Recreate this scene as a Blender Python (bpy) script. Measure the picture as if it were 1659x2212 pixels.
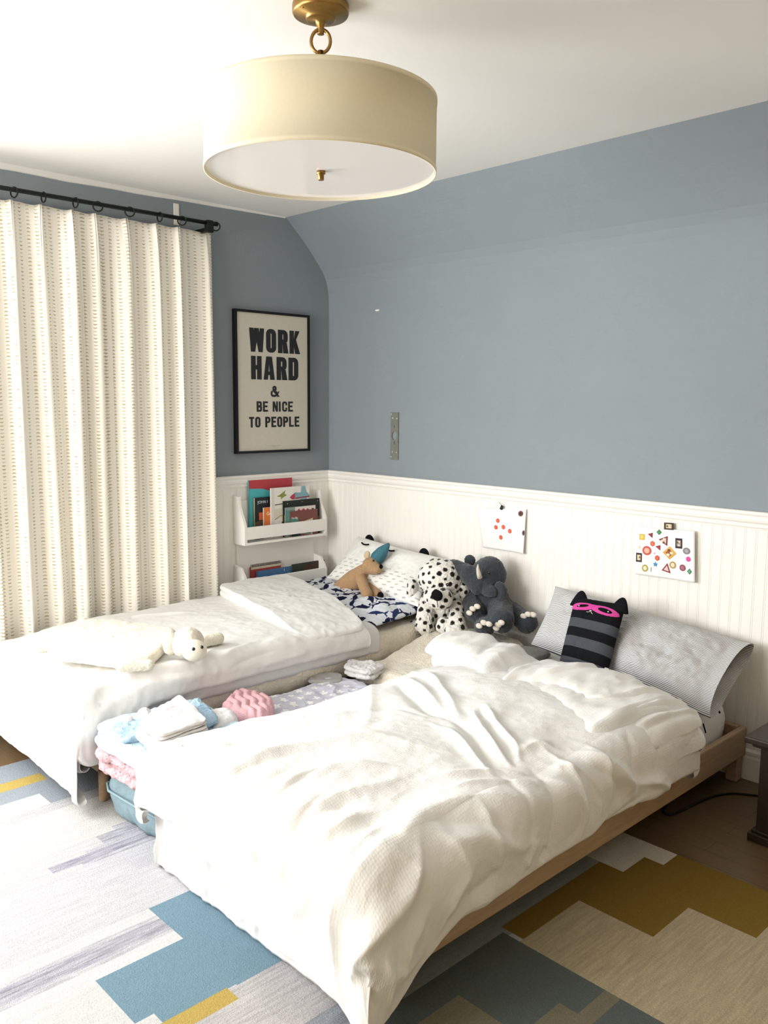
import bpy, bmesh, math, random
import numpy as np
from mathutils import Vector, Matrix, noise
random.seed(7); np.random.seed(7)
for o in list(bpy.data.objects):
    bpy.data.objects.remove(o)
S = bpy.context.scene
COL = S.collection

# ------------------------------------------------------------------ camera, sky, light, exposure
cam_d = bpy.data.cameras.new('camera'); cam = bpy.data.objects.new('camera', cam_d); COL.objects.link(cam)
yaw, pit, rol = (2.376966, -0.128500, 0.007777)
fw = Vector((math.cos(pit)*math.cos(yaw), math.cos(pit)*math.sin(yaw), math.sin(pit)))
rt = Vector((math.sin(yaw), -math.cos(yaw), 0)); up = rt.cross(fw)
r2 = rt*math.cos(rol)+up*math.sin(rol); u2 = -rt*math.sin(rol)+up*math.cos(rol)
M = Matrix((r2, u2, -fw)).transposed().to_4x4(); M.translation = Vector((3.96016, -3.33607, 1.49081)); cam.matrix_world = M
cam_d.sensor_fit = 'VERTICAL'; cam_d.sensor_height = 24.0; cam_d.sensor_width = 24.0*1659/2212
cam_d.lens = 1856.157*24.0/2212; cam_d.clip_start = 0.05
S.camera = cam

world = bpy.data.worlds.new('sky'); S.world = world; world.use_nodes = True
bg = world.node_tree.nodes['Background']
bg.inputs[0].default_value = (0.80, 0.90, 1.0, 1); bg.inputs[1].default_value = 1.6

def area(name, loc, target, sx, sy, power, col, spread=180):
    d = bpy.data.lights.new(name, 'AREA'); d.shape = 'RECTANGLE'; d.size = sx; d.size_y = sy
    d.energy = power; d.color = col; d.spread = math.radians(spread)
    o = bpy.data.objects.new(name, d); COL.objects.link(o); o.location = loc
    o.rotation_euler = (Vector(target)-Vector(loc)).to_track_quat('-Z', 'Z').to_euler()
    return o
area('daylight_window', (-0.015, -3.15, 1.42), (1.0, -3.13, 1.39), 1.28, 1.36, 34, (0.97, 0.985, 1.0))
area('daylight_back', (1.25, -4.68, 1.45), (1.25, 0, 1.3), 1.6, 1.3, 33, (1.0, 0.97, 0.92))
S.view_settings.view_transform = 'Standard'; S.view_settings.look = 'None'
S.view_settings.gamma = 1.0; S.view_settings.use_curve_mapping = False
S.view_settings.exposure = 1.27

# ------------------------------------------------------------------ helpers
def lin(h):
    if isinstance(h, (tuple, list)): return tuple(h)
    h = h.lstrip('#'); out = []
    for i in (0, 2, 4):
        c = int(h[i:i+2], 16)/255; out.append(c/12.92 if c <= 0.04045 else ((c+0.055)/1.055)**2.4)
    return tuple(out)

MATS = {}
def mat(name, col, rough=0.8, var=0.0, vscale=30.0, bump=0.0, bscale=80.0, bdist=0.01, metal=0.0, sheen=0.0,
        attr=None, stretch=None, streak=None, spec=0.3, trans=0.0):
    """procedural principled material: flat or attribute colour, noise variation and a noise bump"""
    if name in MATS: return MATS[name]
    m = bpy.data.materials.new(name); m.use_nodes = True; nt = m.node_tree; N = nt.nodes; L = nt.links
    p = N['Principled BSDF']; p.inputs['Roughness'].default_value = rough; p.inputs['Metallic'].default_value = metal
    p.inputs['Specular IOR Level'].default_value = spec
    if sheen: p.inputs['Sheen Weight'].default_value = sheen
    tc = N.new('ShaderNodeTexCoord'); mp = N.new('ShaderNodeMapping'); L.new(tc.outputs['Object'], mp.inputs['Vector'])
    if stretch: mp.inputs['Scale'].default_value = stretch
    if attr:
        a = N.new('ShaderNodeAttribute'); a.attribute_name = attr; cs = a.outputs['Color']
    else:
        r = N.new('ShaderNodeRGB'); r.outputs[0].default_value = (*lin(col), 1); cs = r.outputs[0]
    if var:
        n = N.new('ShaderNodeTexNoise'); n.inputs['Scale'].default_value = vscale; n.inputs['Detail'].default_value = 4
        L.new(mp.outputs[0], n.inputs['Vector'])
        mr = N.new('ShaderNodeMapRange'); mr.inputs['From Min'].default_value = 0.25; mr.inputs['From Max'].default_value = 0.75
        mr.inputs['To Min'].default_value = 1-var; mr.inputs['To Max'].default_value = 1+var*0.6
        L.new(n.outputs['Fac'], mr.inputs['Value'])
        mx = N.new('ShaderNodeMix'); mx.data_type = 'RGBA'; mx.blend_type = 'MULTIPLY'; mx.inputs['Factor'].default_value = 1
        L.new(cs, mx.inputs['A']); L.new(mr.outputs[0], mx.inputs['B']); cs = mx.outputs['Result']
    L.new(cs, p.inputs['Base Color'])
    if trans:
        t = N.new('ShaderNodeBsdfTranslucent'); L.new(cs, t.inputs['Color'])
        ms = N.new('ShaderNodeMixShader'); ms.inputs[0].default_value = trans
        L.new(p.outputs[0], ms.inputs[1]); L.new(t.outputs[0], ms.inputs[2])
        L.new(ms.outputs[0], N['Material Output'].inputs['Surface'])
    if bump:
        n2 = N.new('ShaderNodeTexNoise'); n2.inputs['Scale'].default_value = bscale; n2.inputs['Detail'].default_value = 3
        L.new(mp.outputs[0], n2.inputs['Vector'])
        b = N.new('ShaderNodeBump'); b.inputs['Strength'].default_value = bump; b.inputs['Distance'].default_value = bdist
        L.new(n2.outputs['Fac'], b.inputs['Height']); L.new(b.outputs[0], p.inputs['Normal'])
    MATS[name] = m
    return m

def link(o, parent=None):
    COL.objects.link(o)
    if parent is not None:
        o.parent = parent; o.matrix_parent_inverse = Matrix.Translation(parent.location).inverted()
    return o
def thing(name, label, cat, loc, group=None):
    o = bpy.data.objects.new(name, None); o.empty_display_size = 0.05; COL.objects.link(o); o.location = loc
    o['label'] = label; o['category'] = cat
    if group: o['group'] = group
    return o
def tag(o, label, cat, group=None):
    o['label'] = label; o['category'] = cat
    if group: o['group'] = group
    return o
def struct(o):
    o['kind'] = 'structure'; return o

class MB:
    """collects shapes and links them as one mesh object"""
    def __init__(s): s.v = []; s.f = []; s.m = []; s.k = 0
    def add(s, V, F, k=None):
        n = len(s.v); s.v.extend([tuple(map(float, p)) for p in V]); s.f.extend([tuple(i+n for i in q) for q in F])
        s.m.extend([s.k if k is None else k]*len(F)); return s
    def box(s, x0, x1, y0, y1, z0, z1, bev=0.0, T=None):
        if bev <= 0:
            V = [(x, y, z) for x in (x0, x1) for y in (y0, y1) for z in (z0, z1)]
            F = [(0, 1, 3, 2), (4, 6, 7, 5), (0, 4, 5, 1), (2, 3, 7, 6), (0, 2, 6, 4), (1, 5, 7, 3)]
        else:
            bm = bmesh.new(); bmesh.ops.create_cube(bm, size=1.0)
            for q in bm.verts:
                q.co = Vector(((x0+x1)/2+q.co.x*(x1-x0), (y0+y1)/2+q.co.y*(y1-y0), (z0+z1)/2+q.co.z*(z1-z0)))
            bmesh.ops.bevel(bm, geom=bm.edges[:], offset=bev, segments=2, affect='EDGES', profile=0.5)
            bm.verts.index_update(); V = [q.co[:] for q in bm.verts]; F = [[q.index for q in fc.verts] for fc in bm.faces]; bm.free()
        if T is not None: V = [tuple(T @ Vector(q)) for q in V]
        return s.add(V, F)
    def lathe(s, prof, c=(0, 0, 0), n=48, T=None, caps=True):
        V = []; F = []
        for r, z in prof:
            for i in range(n):
                a = 2*math.pi*i/n; V.append((c[0]+r*math.cos(a), c[1]+r*math.sin(a), c[2]+z))
        for j in range(len(prof)-1):
            for i in range(n):
                F.append((j*n+i, j*n+(i+1) % n, (j+1)*n+(i+1) % n, (j+1)*n+i))
        if caps:
            F.append(tuple(range(n-1, -1, -1))); F.append(tuple((len(prof)-1)*n+i for i in range(n)))
        if T is not None: V = [tuple(T @ Vector(q)) for q in V]
        return s.add(V, F)
    def tube(s, pts, r, n=10, closed=False):
        P = [Vector(p) for p in pts]; m = len(P); V = []; F = []; R = [float(q) for q in r] if hasattr(r, "__len__") else [float(r)]*m
        ref = Vector((0, 0, 1))
        for i in range(m):
            t = (P[(i+1) % m]-P[i-1]) if closed else (P[min(i+1, m-1)]-P[max(i-1, 0)])
            t.normalize(); a = t.cross(ref)
            if a.length < 0.05: a = t.cross(Vector((1, 0, 0)))
            a.normalize(); b = a.cross(t); ref = b
            for k in range(n):
                an = 2*math.pi*k/n; V.append(P[i]+R[i]*(a*math.cos(an)+b*math.sin(an)))
        for i in range(m if closed else m-1):
            for k in range(n):
                F.append((i*n+k, i*n+(k+1) % n, ((i+1) % m)*n+(k+1) % n, ((i+1) % m)*n+k))
        if not closed:
            F.append(tuple(range(n-1, -1, -1))); F.append(tuple((m-1)*n+k for k in range(n)))
        return s.add(V, F)
    def prism(s, poly, T, d):
        """2D polygon (x,y) extruded by d along z, then placed by T"""
        n = len(poly); V = [T @ Vector((x, y, 0)) for x, y in poly]+[T @ Vector((x, y, d)) for x, y in poly]
        F = [tuple(range(n-1, -1, -1)), tuple(range(n, 2*n))]+[(i, (i+1) % n, n+(i+1) % n, n+i) for i in range(n)]
        return s.add(V, F)
    def ball(s, c, r, n=24, T=None):
        r = r if hasattr(r, '__len__') else (r, r, r); V = []; F = []; h = n//2
        for j in range(h+1):
            th = math.pi*j/h
            for i in range(n):
                ph = 2*math.pi*i/n; q = Vector((r[0]*math.sin(th)*math.cos(ph), r[1]*math.sin(th)*math.sin(ph), r[2]*math.cos(th)))
                if T is not None: q = T @ q
                V.append(q+Vector(c))
        for j in range(h):
            for i in range(n):
                F.append((j*n+i, (j+1)*n+i, (j+1)*n+(i+1) % n, j*n+(i+1) % n))
        return s.add(V, F)
    def build(s, name, mats, parent=None, smooth=False, merge=0.0):
        me = bpy.data.meshes.new(name); me.from_pydata(s.v, [], s.f)
        for m in (mats if isinstance(mats, (list, tuple)) else [mats]): me.materials.append(m)
        me.polygons.foreach_set('material_index', s.m)
        bm = bmesh.new(); bm.from_mesh(me)
        if merge: bmesh.ops.remove_doubles(bm, verts=bm.verts[:], dist=merge)
        bmesh.ops.recalc_face_normals(bm, faces=bm.faces[:]); bm.to_mesh(me); bm.free()
        if smooth: me.polygons.foreach_set('use_smooth', [True]*len(me.polygons))
        me.update(); o = bpy.data.objects.new(name, me); return link(o, parent)

def grid_mesh(name, P, m, parent=None, uv=None, fcol=None, closed_u=False, smooth=True, extra=None):
    """P: (rows, cols, 3) array -> quad mesh, optional uv (rows, cols, 2) and per-face colours"""
    nb, na = P.shape[:2]; V = P.reshape(-1, 3); c = na if closed_u else na-1
    j, i = np.meshgrid(np.arange(nb-1), np.arange(c), indexing='ij'); i2 = (i+1) % na
    F = np.stack([j*na+i, j*na+i2, (j+1)*na+i2, (j+1)*na+i], -1).reshape(-1, 4)
    me = bpy.data.meshes.new(name); me.from_pydata(V.tolist(), [], F.tolist())
    if extra is not None:
        V2, F2 = extra
    if uv is not None:
        l = me.uv_layers.new(name='uv'); l.data.foreach_set('uv', uv.reshape(-1, 2)[F.reshape(-1)].astype('f').reshape(-1))
    if fcol is not None:
        a = me.attributes.new('col', 'FLOAT_COLOR', 'CORNER')
        fc = np.concatenate([np.asarray(fcol).reshape(-1, 3), np.ones((len(F), 1))], 1)
        a.data.foreach_set('color', np.repeat(fc, 4, axis=0).astype('f').reshape(-1))
    for q in (m if isinstance(m, (list, tuple)) else [m]): me.materials.append(q)
    me.polygons.foreach_set('use_smooth', [smooth]*len(me.polygons)); me.update()
    return link(bpy.data.objects.new(name, me), parent)

def vnoise(P, sc, oct=3, seed=0.0):
    off = Vector((seed*3.1, seed*1.7, seed*2.3)); out = np.empty(len(P))
    for k, q in enumerate(P):
        out[k] = noise.fractal(Vector(q)*sc+off, 1.0, 2.0, oct)
    return out
def gnormals(P):
    n = np.cross(np.gradient(P, axis=1), np.gradient(P, axis=0)); n /= np.linalg.norm(n, axis=-1, keepdims=True)+1e-12
    return n

def plush(name, shapes, m, parent, vox=0.006, fuzz=0.0, smooth_it=6, fscale=140.0, colfn=None):
    """soft toy skin: capsules and ellipsoids fused to one surface.  ('c', p0, r0, p1, r1) or ('e', centre, radii, matrix)"""
    mb = MB()
    for s in shapes:
        if s[0] == 'e': mb.ball(s[1], s[2], 24, s[3] if len(s) > 3 else None)
        else:
            p0, r0, p1, r1 = Vector(s[1]), s[2], Vector(s[3]), s[4]; d = (p1-p0); n = max(2, int(d.length/(0.35*min(r0, r1)))+1)
            for k in range(n+1):
                t = k/n; mb.ball(p0+d*t, r0+(r1-r0)*t, 16)
    me = bpy.data.meshes.new(name); me.from_pydata(mb.v, [], mb.f)
    o = bpy.data.objects.new(name, me); COL.objects.link(o)
    r = o.modifiers.new('r', 'REMESH'); r.mode = 'VOXEL'; r.voxel_size = vox
    q = o.modifiers.new('s', 'SMOOTH'); q.iterations = smooth_it; q.factor = 0.5
    dg = bpy.context.evaluated_depsgraph_get(); nm = bpy.data.meshes.new_from_object(o.evaluated_get(dg))
    bpy.data.objects.remove(o); bpy.data.meshes.remove(me); nm.name = name; nm.materials.clear(); nm.materials.append(m)
    n = len(nm.vertices); co = np.empty(n*3, 'f'); nm.vertices.foreach_get('co', co); co = co.reshape(-1, 3)
    if fuzz:
        no = np.empty(n*3, 'f'); nm.vertices.foreach_get('normal', no); no = no.reshape(-1, 3)
        co2 = co+no*((vnoise(co, fscale, 2)*fuzz + vnoise(co, 18, 2, 3)*fuzz*1.2)[:, None]); nm.vertices.foreach_set('co', co2.astype('f').reshape(-1))
    if colfn is not None:
        a = nm.attributes.new('col', 'FLOAT_COLOR', 'POINT'); c = colfn(co)
        a.data.foreach_set('color', np.concatenate([c, np.ones((n, 1))], 1).astype('f').reshape(-1))
    nm.polygons.foreach_set('use_smooth', [True]*len(nm.polygons)); nm.update()
    return link(bpy.data.objects.new(name, nm), parent)

def V3(p): return np.array(p, float)
class Pad:
    """a stuffed rectangular cushion spanned by four corners; side 0 faces the room"""
    def __init__(s, p00, p10, p11, p01, t, pinch=0.06, n=4.0, open_right=0.0, wr=0.004, seed=1, face=None):
        s.c = [V3(p00), V3(p10), V3(p11), V3(p01)]; s.t = t; s.pinch = pinch; s.n = n; s.op = open_right; s.wr = wr; s.seed = seed
        nn = np.cross(s.c[1]-s.c[0], s.c[3]-s.c[0]); s.N = nn/np.linalg.norm(nn)
        if face is not None and s.N @ V3(face) < 0: s.N = -s.N
    def at(s, u, v, side=1.0, off=0.0):
        u = np.asarray(u, float); v = np.asarray(v, float)
        a = 2*u-1; b = 2*v-1
        un = u+ s.pinch*a*(np.abs(b)**2-1)*(0.5 if s.op == 0 else 0.2)*-0.0 ; vn = v
        ue = 0.5+0.5*a*(1-s.pinch*(1-b*b)); ve = 0.5+0.5*b*(1-s.pinch*(1-a*a))
        P = ((1-ue)*(1-ve))[..., None]*s.c[0]+(ue*(1-ve))[..., None]*s.c[1]+(ue*ve)[..., None]*s.c[2]+((1-ue)*ve)[..., None]*s.c[3]
        fa = 1-np.abs(a)**s.n
        if s.op: fa = np.where(a > 0, np.maximum(fa, s.op*(a**2)), fa)
        h = s.t*np.power(np.clip(fa, 0, 1), 0.62)*np.power(np.clip(1-np.abs(b)**s.n, 0, 1), 0.62)
        return P+s.N*(side*h+off)[..., None]
    def mesh(s, name, m, parent, nu=90, nv=70, colfn=None, uvs=(1, 1)):
        u, v = np.meshgrid(np.linspace(0, 1, nu), np.linspace(0, 1, nv))
        F = s.at(u, v, 1.0); B = s.at(u[:, ::-1], v, -1.0)
        if s.wr:
            for Q, sd in ((F, 1), (B, -1)):
                w = vnoise(Q.reshape(-1, 3), 9, 3, s.seed).reshape(u.shape); w2 = vnoise(Q.reshape(-1, 3), 26, 2, s.seed+5).reshape(u.shape)
                ed = (1-np.abs(2*u-1)**6)*(1-np.abs(2*v-1)**6)
                Q += s.N*((w*s.wr*2.5+np.abs(w2)*-s.wr*1.2)*ed*sd)[..., None]
        P = np.concatenate([F, B[:, 1:]], 1) if not s.op else np.concatenate([B, F[:, 1:]], 1)
        uu = np.concatenate([u, u[:, ::-1][:, 1:]], 1) if not s.op else np.concatenate([u[:, ::-1], u[:, 1:]], 1)
        vv = np.concatenate([v, v[:, 1:]], 1); uv = np.stack([uu*uvs[0], vv*uvs[1]], -1)
        fc = None
        if colfn is not None:
            uc = (uu[:-1, :-1]+uu[1:, 1:])/2; vc = (vv[:-1, :-1]+vv[1:, 1:])/2; fc = colfn(uc*uvs[0], vc*uvs[1])
        o = grid_mesh(name, P, m, parent, uv, fc)
        return o
    def decal(s, name, inside, u0, u1, v0, v1, nu, nv, m, parent, off=0.0015):
        u, v = np.meshgrid(np.linspace(u0, u1, nu+1), np.linspace(v0, v1, nv+1)); P = s.at(u, v, 1.0, off)
        if s.wr:
            w = vnoise(P.reshape(-1, 3), 9, 3, s.seed).reshape(u.shape); P += s.N*(np.maximum(w, 0)*s.wr*2.5)[..., None]
        mb = MB(); uc = (u[:-1, :-1]+u[1:, 1:])/2; vc = (v[:-1, :-1]+v[1:, 1:])/2; k = inside(uc, vc)
        idx = np.arange(u.size).reshape(u.shape)
        F = [(idx[j, i], idx[j, i+1], idx[j+1, i+1], idx[j+1, i]) for j, i in zip(*np.nonzero(k))]
        mb.add(P.reshape(-1, 3), F); o = mb.build(name, m, parent, smooth=True)
        bm = bmesh.new(); bm.from_mesh(o.data); bmesh.ops.delete(bm, geom=[q for q in bm.verts if not q.link_faces], context='VERTS'); bm.to_mesh(o.data); bm.free()
        return o

def slab(name, cs, z0, h, m, parent=None, r=None, wr=0.006, seed=0, nu=60, nv=60, layers=1, sag=None, wsc=12, colfn=None, p=5.0):
    """a soft folded cloth block: four plan corners, rounded edges, optional stacked layers showing on its sides"""
    c = [V3((q[0], q[1], 0)) for q in cs]; r = r or h/2; na = 4*nu
    th = np.linspace(0, 2*np.pi, na, endpoint=False)
    # plan outline as superellipse in the unit square
    def ring(k):
        ca, sa = np.cos(th), np.sin(th); q = (np.abs(ca)**p+np.abs(sa)**p)**(-1/p)
        return 0.5+0.5*k*ca*q, 0.5+0.5*k*sa*q
    L = np.linalg.norm(c[1]-c[0])
    rows = []
    side = []
    for l in range(layers):
        hh = h/layers; n = 9
        for k in range(n+1):
            a = -np.pi/2+np.pi*k/n; side.append((1-(r/layers)*2/L*(1-np.cos(a))*1.0, (l+0.5)*hh+0.5*hh*np.sin(a)))
    prof = [(k, 0.0) for k in (0.02, 0.5)]+side+[(k, h) for k in np.linspace(side[-1][0]*0.98, 0.015, nv)]
    for k, z in prof:
        u, v = ring(k); P = ((1-u)*(1-v))[:, None]*c[0]+(u*(1-v))[:, None]*c[1]+(u*v)[:, None]*c[2]+((1-u)*v)[:, None]*c[3]
        P[:, 2] = z0+z; rows.append(P)
    P = np.array(rows); N = gnormals(np.concatenate([P, P[:, :1]], 1))[:, :-1]
    cen = P.mean((0, 1)); sg = np.sign(np.sum(N*(P-cen), -1).mean()); 
    d = vnoise(P.reshape(-1, 3), wsc, 3, seed).reshape(P.shape[:2]); d2 = -np.abs(vnoise(P.reshape(-1, 3), wsc*2.2, 2, seed+9)).reshape(P.shape[:2])
    P = P+N*sg*((d*wr+d2*wr*0.8)[..., None]); P[..., 2] = np.maximum(P[..., 2], z0)
    if sag is not None: P[..., 2] += sag(P[..., 0], P[..., 1])
    fc = None
    if colfn is not None:
        Q = (P[:-1]+P[1:])/2; Q = (Q+np.roll(Q, -1, 1))/2; fc = colfn(Q)
    return grid_mesh(name, P, m, parent, None, fc, closed_u=True)

def edge_off(s, R, drop, curl=0.02):
    """arc length s past the flat edge -> (outward, down); rounds over, hangs, then curls under at the hem"""
    import numpy as np
    s = np.maximum(s, 0.0); q = R*np.pi/2
    o = np.where(s < q, R*np.sin(np.minimum(s, q)/R), R + 0.04*(s-q))
    d = np.where(s < q, R*(1-np.cos(np.minimum(s, q)/R)), R + (s-q))
    L = q + max(drop-R, 0.0)
    t = np.maximum(s-L, 0.0)/curl
    o = np.where(s > L, R + 0.04*(L-q) - curl*(1-np.cos(np.minimum(t, 3.1))), o)
    d = np.where(s > L, drop + curl*np.sin(np.minimum(t, 3.1)), d)
    return o, d, L + curl*2.6

def drape_base(P, na, nb):
    import numpy as np
    x0, x1, y0, y1 = P['rect']
    Ls = [edge_off(np.zeros(1), R, dr)[2] for R, dr in P['edges']]
    a = np.linspace(-Ls[0], (x1-x0)+Ls[1], na); b = np.linspace(-Ls[2], (y1-y0)+Ls[3], nb)
    A, B = np.meshgrid(a, b)
    W, H = x1-x0, y1-y0
    e = P['edges']
    ol, dl, _ = edge_off(-A, *e[0]); orr, dr, _ = edge_off(A-W, *e[1])
    of, df, _ = edge_off(-B, *e[2]); oh, dh, _ = edge_off(B-H, *e[3])
    X = x0 + np.clip(A, 0, W) - ol + orr
    Y = y0 + np.clip(B, 0, H) - of + oh
    k = P.get('pn', 2.0)
    D = ((dl+dr)**k + (df+dh)**k)**(1/k)
    if P.get('extra'): D = np.maximum(D + P['extra'](A, B, W, H), 0)
    Z = P['ztop'](np.clip(A, 0, W)/W, np.clip(B, 0, H)/H) - D
    return A, B, X, Y, Z

def ztop_right(s, t):
    import numpy as np
    return 0.425 + 0.035*np.sin(np.pi*np.clip(s, 0, 1))**0.7 + 0.02*np.exp(-((t-0.75)/0.2)**2)
def ztop_left(s, t):
    import numpy as np
    return 0.472 + 0.012*np.sin(np.pi*np.clip(s, 0, 1)) - 0.03*np.exp(-(t/0.12)**2)
def extra_right(A, B, W, H):
    import numpy as np
    q = np.clip((0.20-B)/0.36, 0, 1); q = q*q*(3-2*q)
    return 0.17*q*np.clip((A-W)/0.22, 0, 1) - 0.17*np.clip(1-A/0.60, 0, 1)*np.clip((-B-0.06)/0.35, 0, 1)
DRAPE_RIGHT = dict(extra=extra_right, rect=(1.725, 2.555, -1.97, -0.60), edges=[(0.135, 0.23), (0.10, 0.20), (0.15, 0.33), (0.05, 0.08)], ztop=ztop_right)
def extra_left(A, B, W, H):
    import numpy as np
    q = np.clip((0.20-B)/0.32, 0, 1); q = q*q*(3-2*q)
    return 0.20*q*np.clip((A-W)/0.12, 0, 1)*np.clip(1-(-B)/0.30, 0.15, 1)
DRAPE_LEFT = dict(extra=extra_left, pn=4.0, rect=(0.19, 1.05, -1.99, -0.74), edges=[(0.03, 0.10), (0.07, 0.098), (0.115, 0.345), (0.04, 0.06)], ztop=ztop_left)

def ridge_field(A, B, ridges):
    out = np.zeros_like(A)
    for w, amp, skew, pts in ridges:
        pts = np.array(pts); 
        if len(pts) > 2:      # smooth the polyline
            t = np.linspace(0, len(pts)-1, 6*len(pts)); k = np.minimum(t.astype(int), len(pts)-2); f = (t-k)[:, None]
            pm = pts[np.maximum(k-1, 0)]; pa = pts[k]; pb = pts[k+1]; pc = pts[np.minimum(k+2, len(pts)-1)]
            pts = 0.5*(2*pa+(pb-pm)*f+(2*pm-5*pa+4*pb-pc)*f*f+(3*pa-pm-3*pb+pc)*f**3)
        seg = np.linalg.norm(np.diff(pts, axis=0), axis=1)+1e-9; L = np.concatenate([[0], np.cumsum(seg)])
        R = 3.2*w
        msk = (A > pts[:, 0].min()-R) & (A < pts[:, 0].max()+R) & (B > pts[:, 1].min()-R) & (B < pts[:, 1].max()+R)
        if not msk.any(): continue
        a = A[msk]; b = B[msk]; best = np.full(a.shape, 1e9); sgn = np.zeros_like(a); tt = np.zeros_like(a)
        for i in range(len(seg)):
            p, q = pts[i], pts[i+1]; e = (q-p)/seg[i]
            s = np.clip((a-p[0])*e[0]+(b-p[1])*e[1], 0, seg[i]); dx = a-p[0]-s*e[0]; dy = b-p[1]-s*e[1]; d = np.hypot(dx, dy)
            m = d < best; best[m] = d[m]; sgn[m] = np.sign(e[0]*dy-e[1]*dx)[m]; tt[m] = ((L[i]+s)/L[-1])[m]
        tap = np.clip(np.minimum(tt, 1-tt)*4, 0, 1); tap = 0.25+0.75*tap*tap*(3-2*tap)
        ww = 0.85*w*(1+skew*sgn)*(0.55+0.45*tap)
        out[msk] += 0.62*amp*tap*np.exp(-(best/ww)**1.5)
    return out
def drape(name, P, ridges, m, parent, na, nb, wr=(0.010, 0.005, 0.002), seed=0, zmin=0.02):
    A, B, X, Y, Z = drape_base(P, na, nb)
    G = np.stack([X, Y, Z], -1); N = -gnormals(G)
    if N[nb//2, na//2, 2] < 0: N = -N
    Q = np.stack([A, B, 0*A], -1).reshape(-1, 3)
    d = ridge_field(A, B, ridges)
    d += (vnoise(Q, 4.5, 2, seed)*wr[0]).reshape(A.shape)
    w = vnoise(Q*np.array([1.0, 0.8, 1]), 11, 3, seed+2).reshape(A.shape); d += (0.5-np.abs(w))*wr[1]*1.2
    w = vnoise(Q, 34, 2, seed+4).reshape(A.shape); d += w*wr[2]
    G = G+N*d[..., None]; G[..., 2] = np.maximum(G[..., 2], zmin)
    uv = np.stack([A, B], -1)
    return grid_mesh(name, G, m, parent, uv)
def roll(name, C0, C1, zb, h, m, parent, n=110, k=70, p=2.6, wr=0.008, seed=0, under=0.4, ridges=()):
    """a bulging fold of cloth between two plan curves: superellipse cross-section, tucked under, tapered ends"""
    def rs(C):
        C = np.array(C, float); t = np.linspace(0, len(C)-1, n); i = np.minimum(t.astype(int), len(C)-2); f = (t-i)[:, None]
        pm = C[np.maximum(i-1, 0)]; pa = C[i]; pb = C[i+1]; pc = C[np.minimum(i+2, len(C)-1)]
        return 0.5*(2*pa+(pb-pm)*f+(2*pm-5*pa+4*pb-pc)*f*f+(3*pa-pm-3*pb+pc)*f**3)
    F, Bk = rs(C0), rs(C1); s = np.linspace(0, 1, n); e = np.power(np.clip(1-np.abs(2*s-1)**14, 0, 1), 0.5)
    th = np.linspace(-under, np.pi+under, k); ca, sa = np.cos(th), np.sin(th)
    q = (np.abs(ca)**p+np.abs(sa)**p)**(-1/p); ca = ca*q; sa = sa*q
    hh = h if callable(h) else (lambda t: h+0*t); zz = zb if callable(zb) else (lambda t: zb+0*t)
    mid = (F+Bk)/2; half = (Bk-F)/2
    P = np.empty((n, k, 3)); ee = np.maximum(e, 0.02)[:, None]
    P[..., 0] = mid[:, None, 0]-half[:, None, 0]*ca*(0.8+0.2*ee); P[..., 1] = mid[:, None, 1]-half[:, None, 1]*ca*(0.8+0.2*ee)
    P[..., 2] = zz(s)[:, None]+hh(s)[:, None]*(0.35+0.65*sa*ee)*1.0
    sp = (s-0.5)[:, None]*(ee-1)*0.0
    N = -gnormals(P)
    if N[n//2, k//2, 2] < 0: N = -N
    Q = P.reshape(-1, 3)
    d = vnoise(Q, 4.5, 2, seed).reshape(n, k)*wr*1.3+(0.4-np.abs(vnoise(Q*np.array([1.6, 0.8, 1]), 8, 2, seed+3)).reshape(n, k))*wr*1.1
    if len(ridges):
        A, B = np.meshgrid(np.linspace(0, 1, k), s); d += ridge_field(A, B, ridges)
    return grid_mesh(name, P+N*d[..., None], m, parent, np.stack(np.meshgrid(np.linspace(0, 1, k)*0.5, s), -1))

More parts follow.
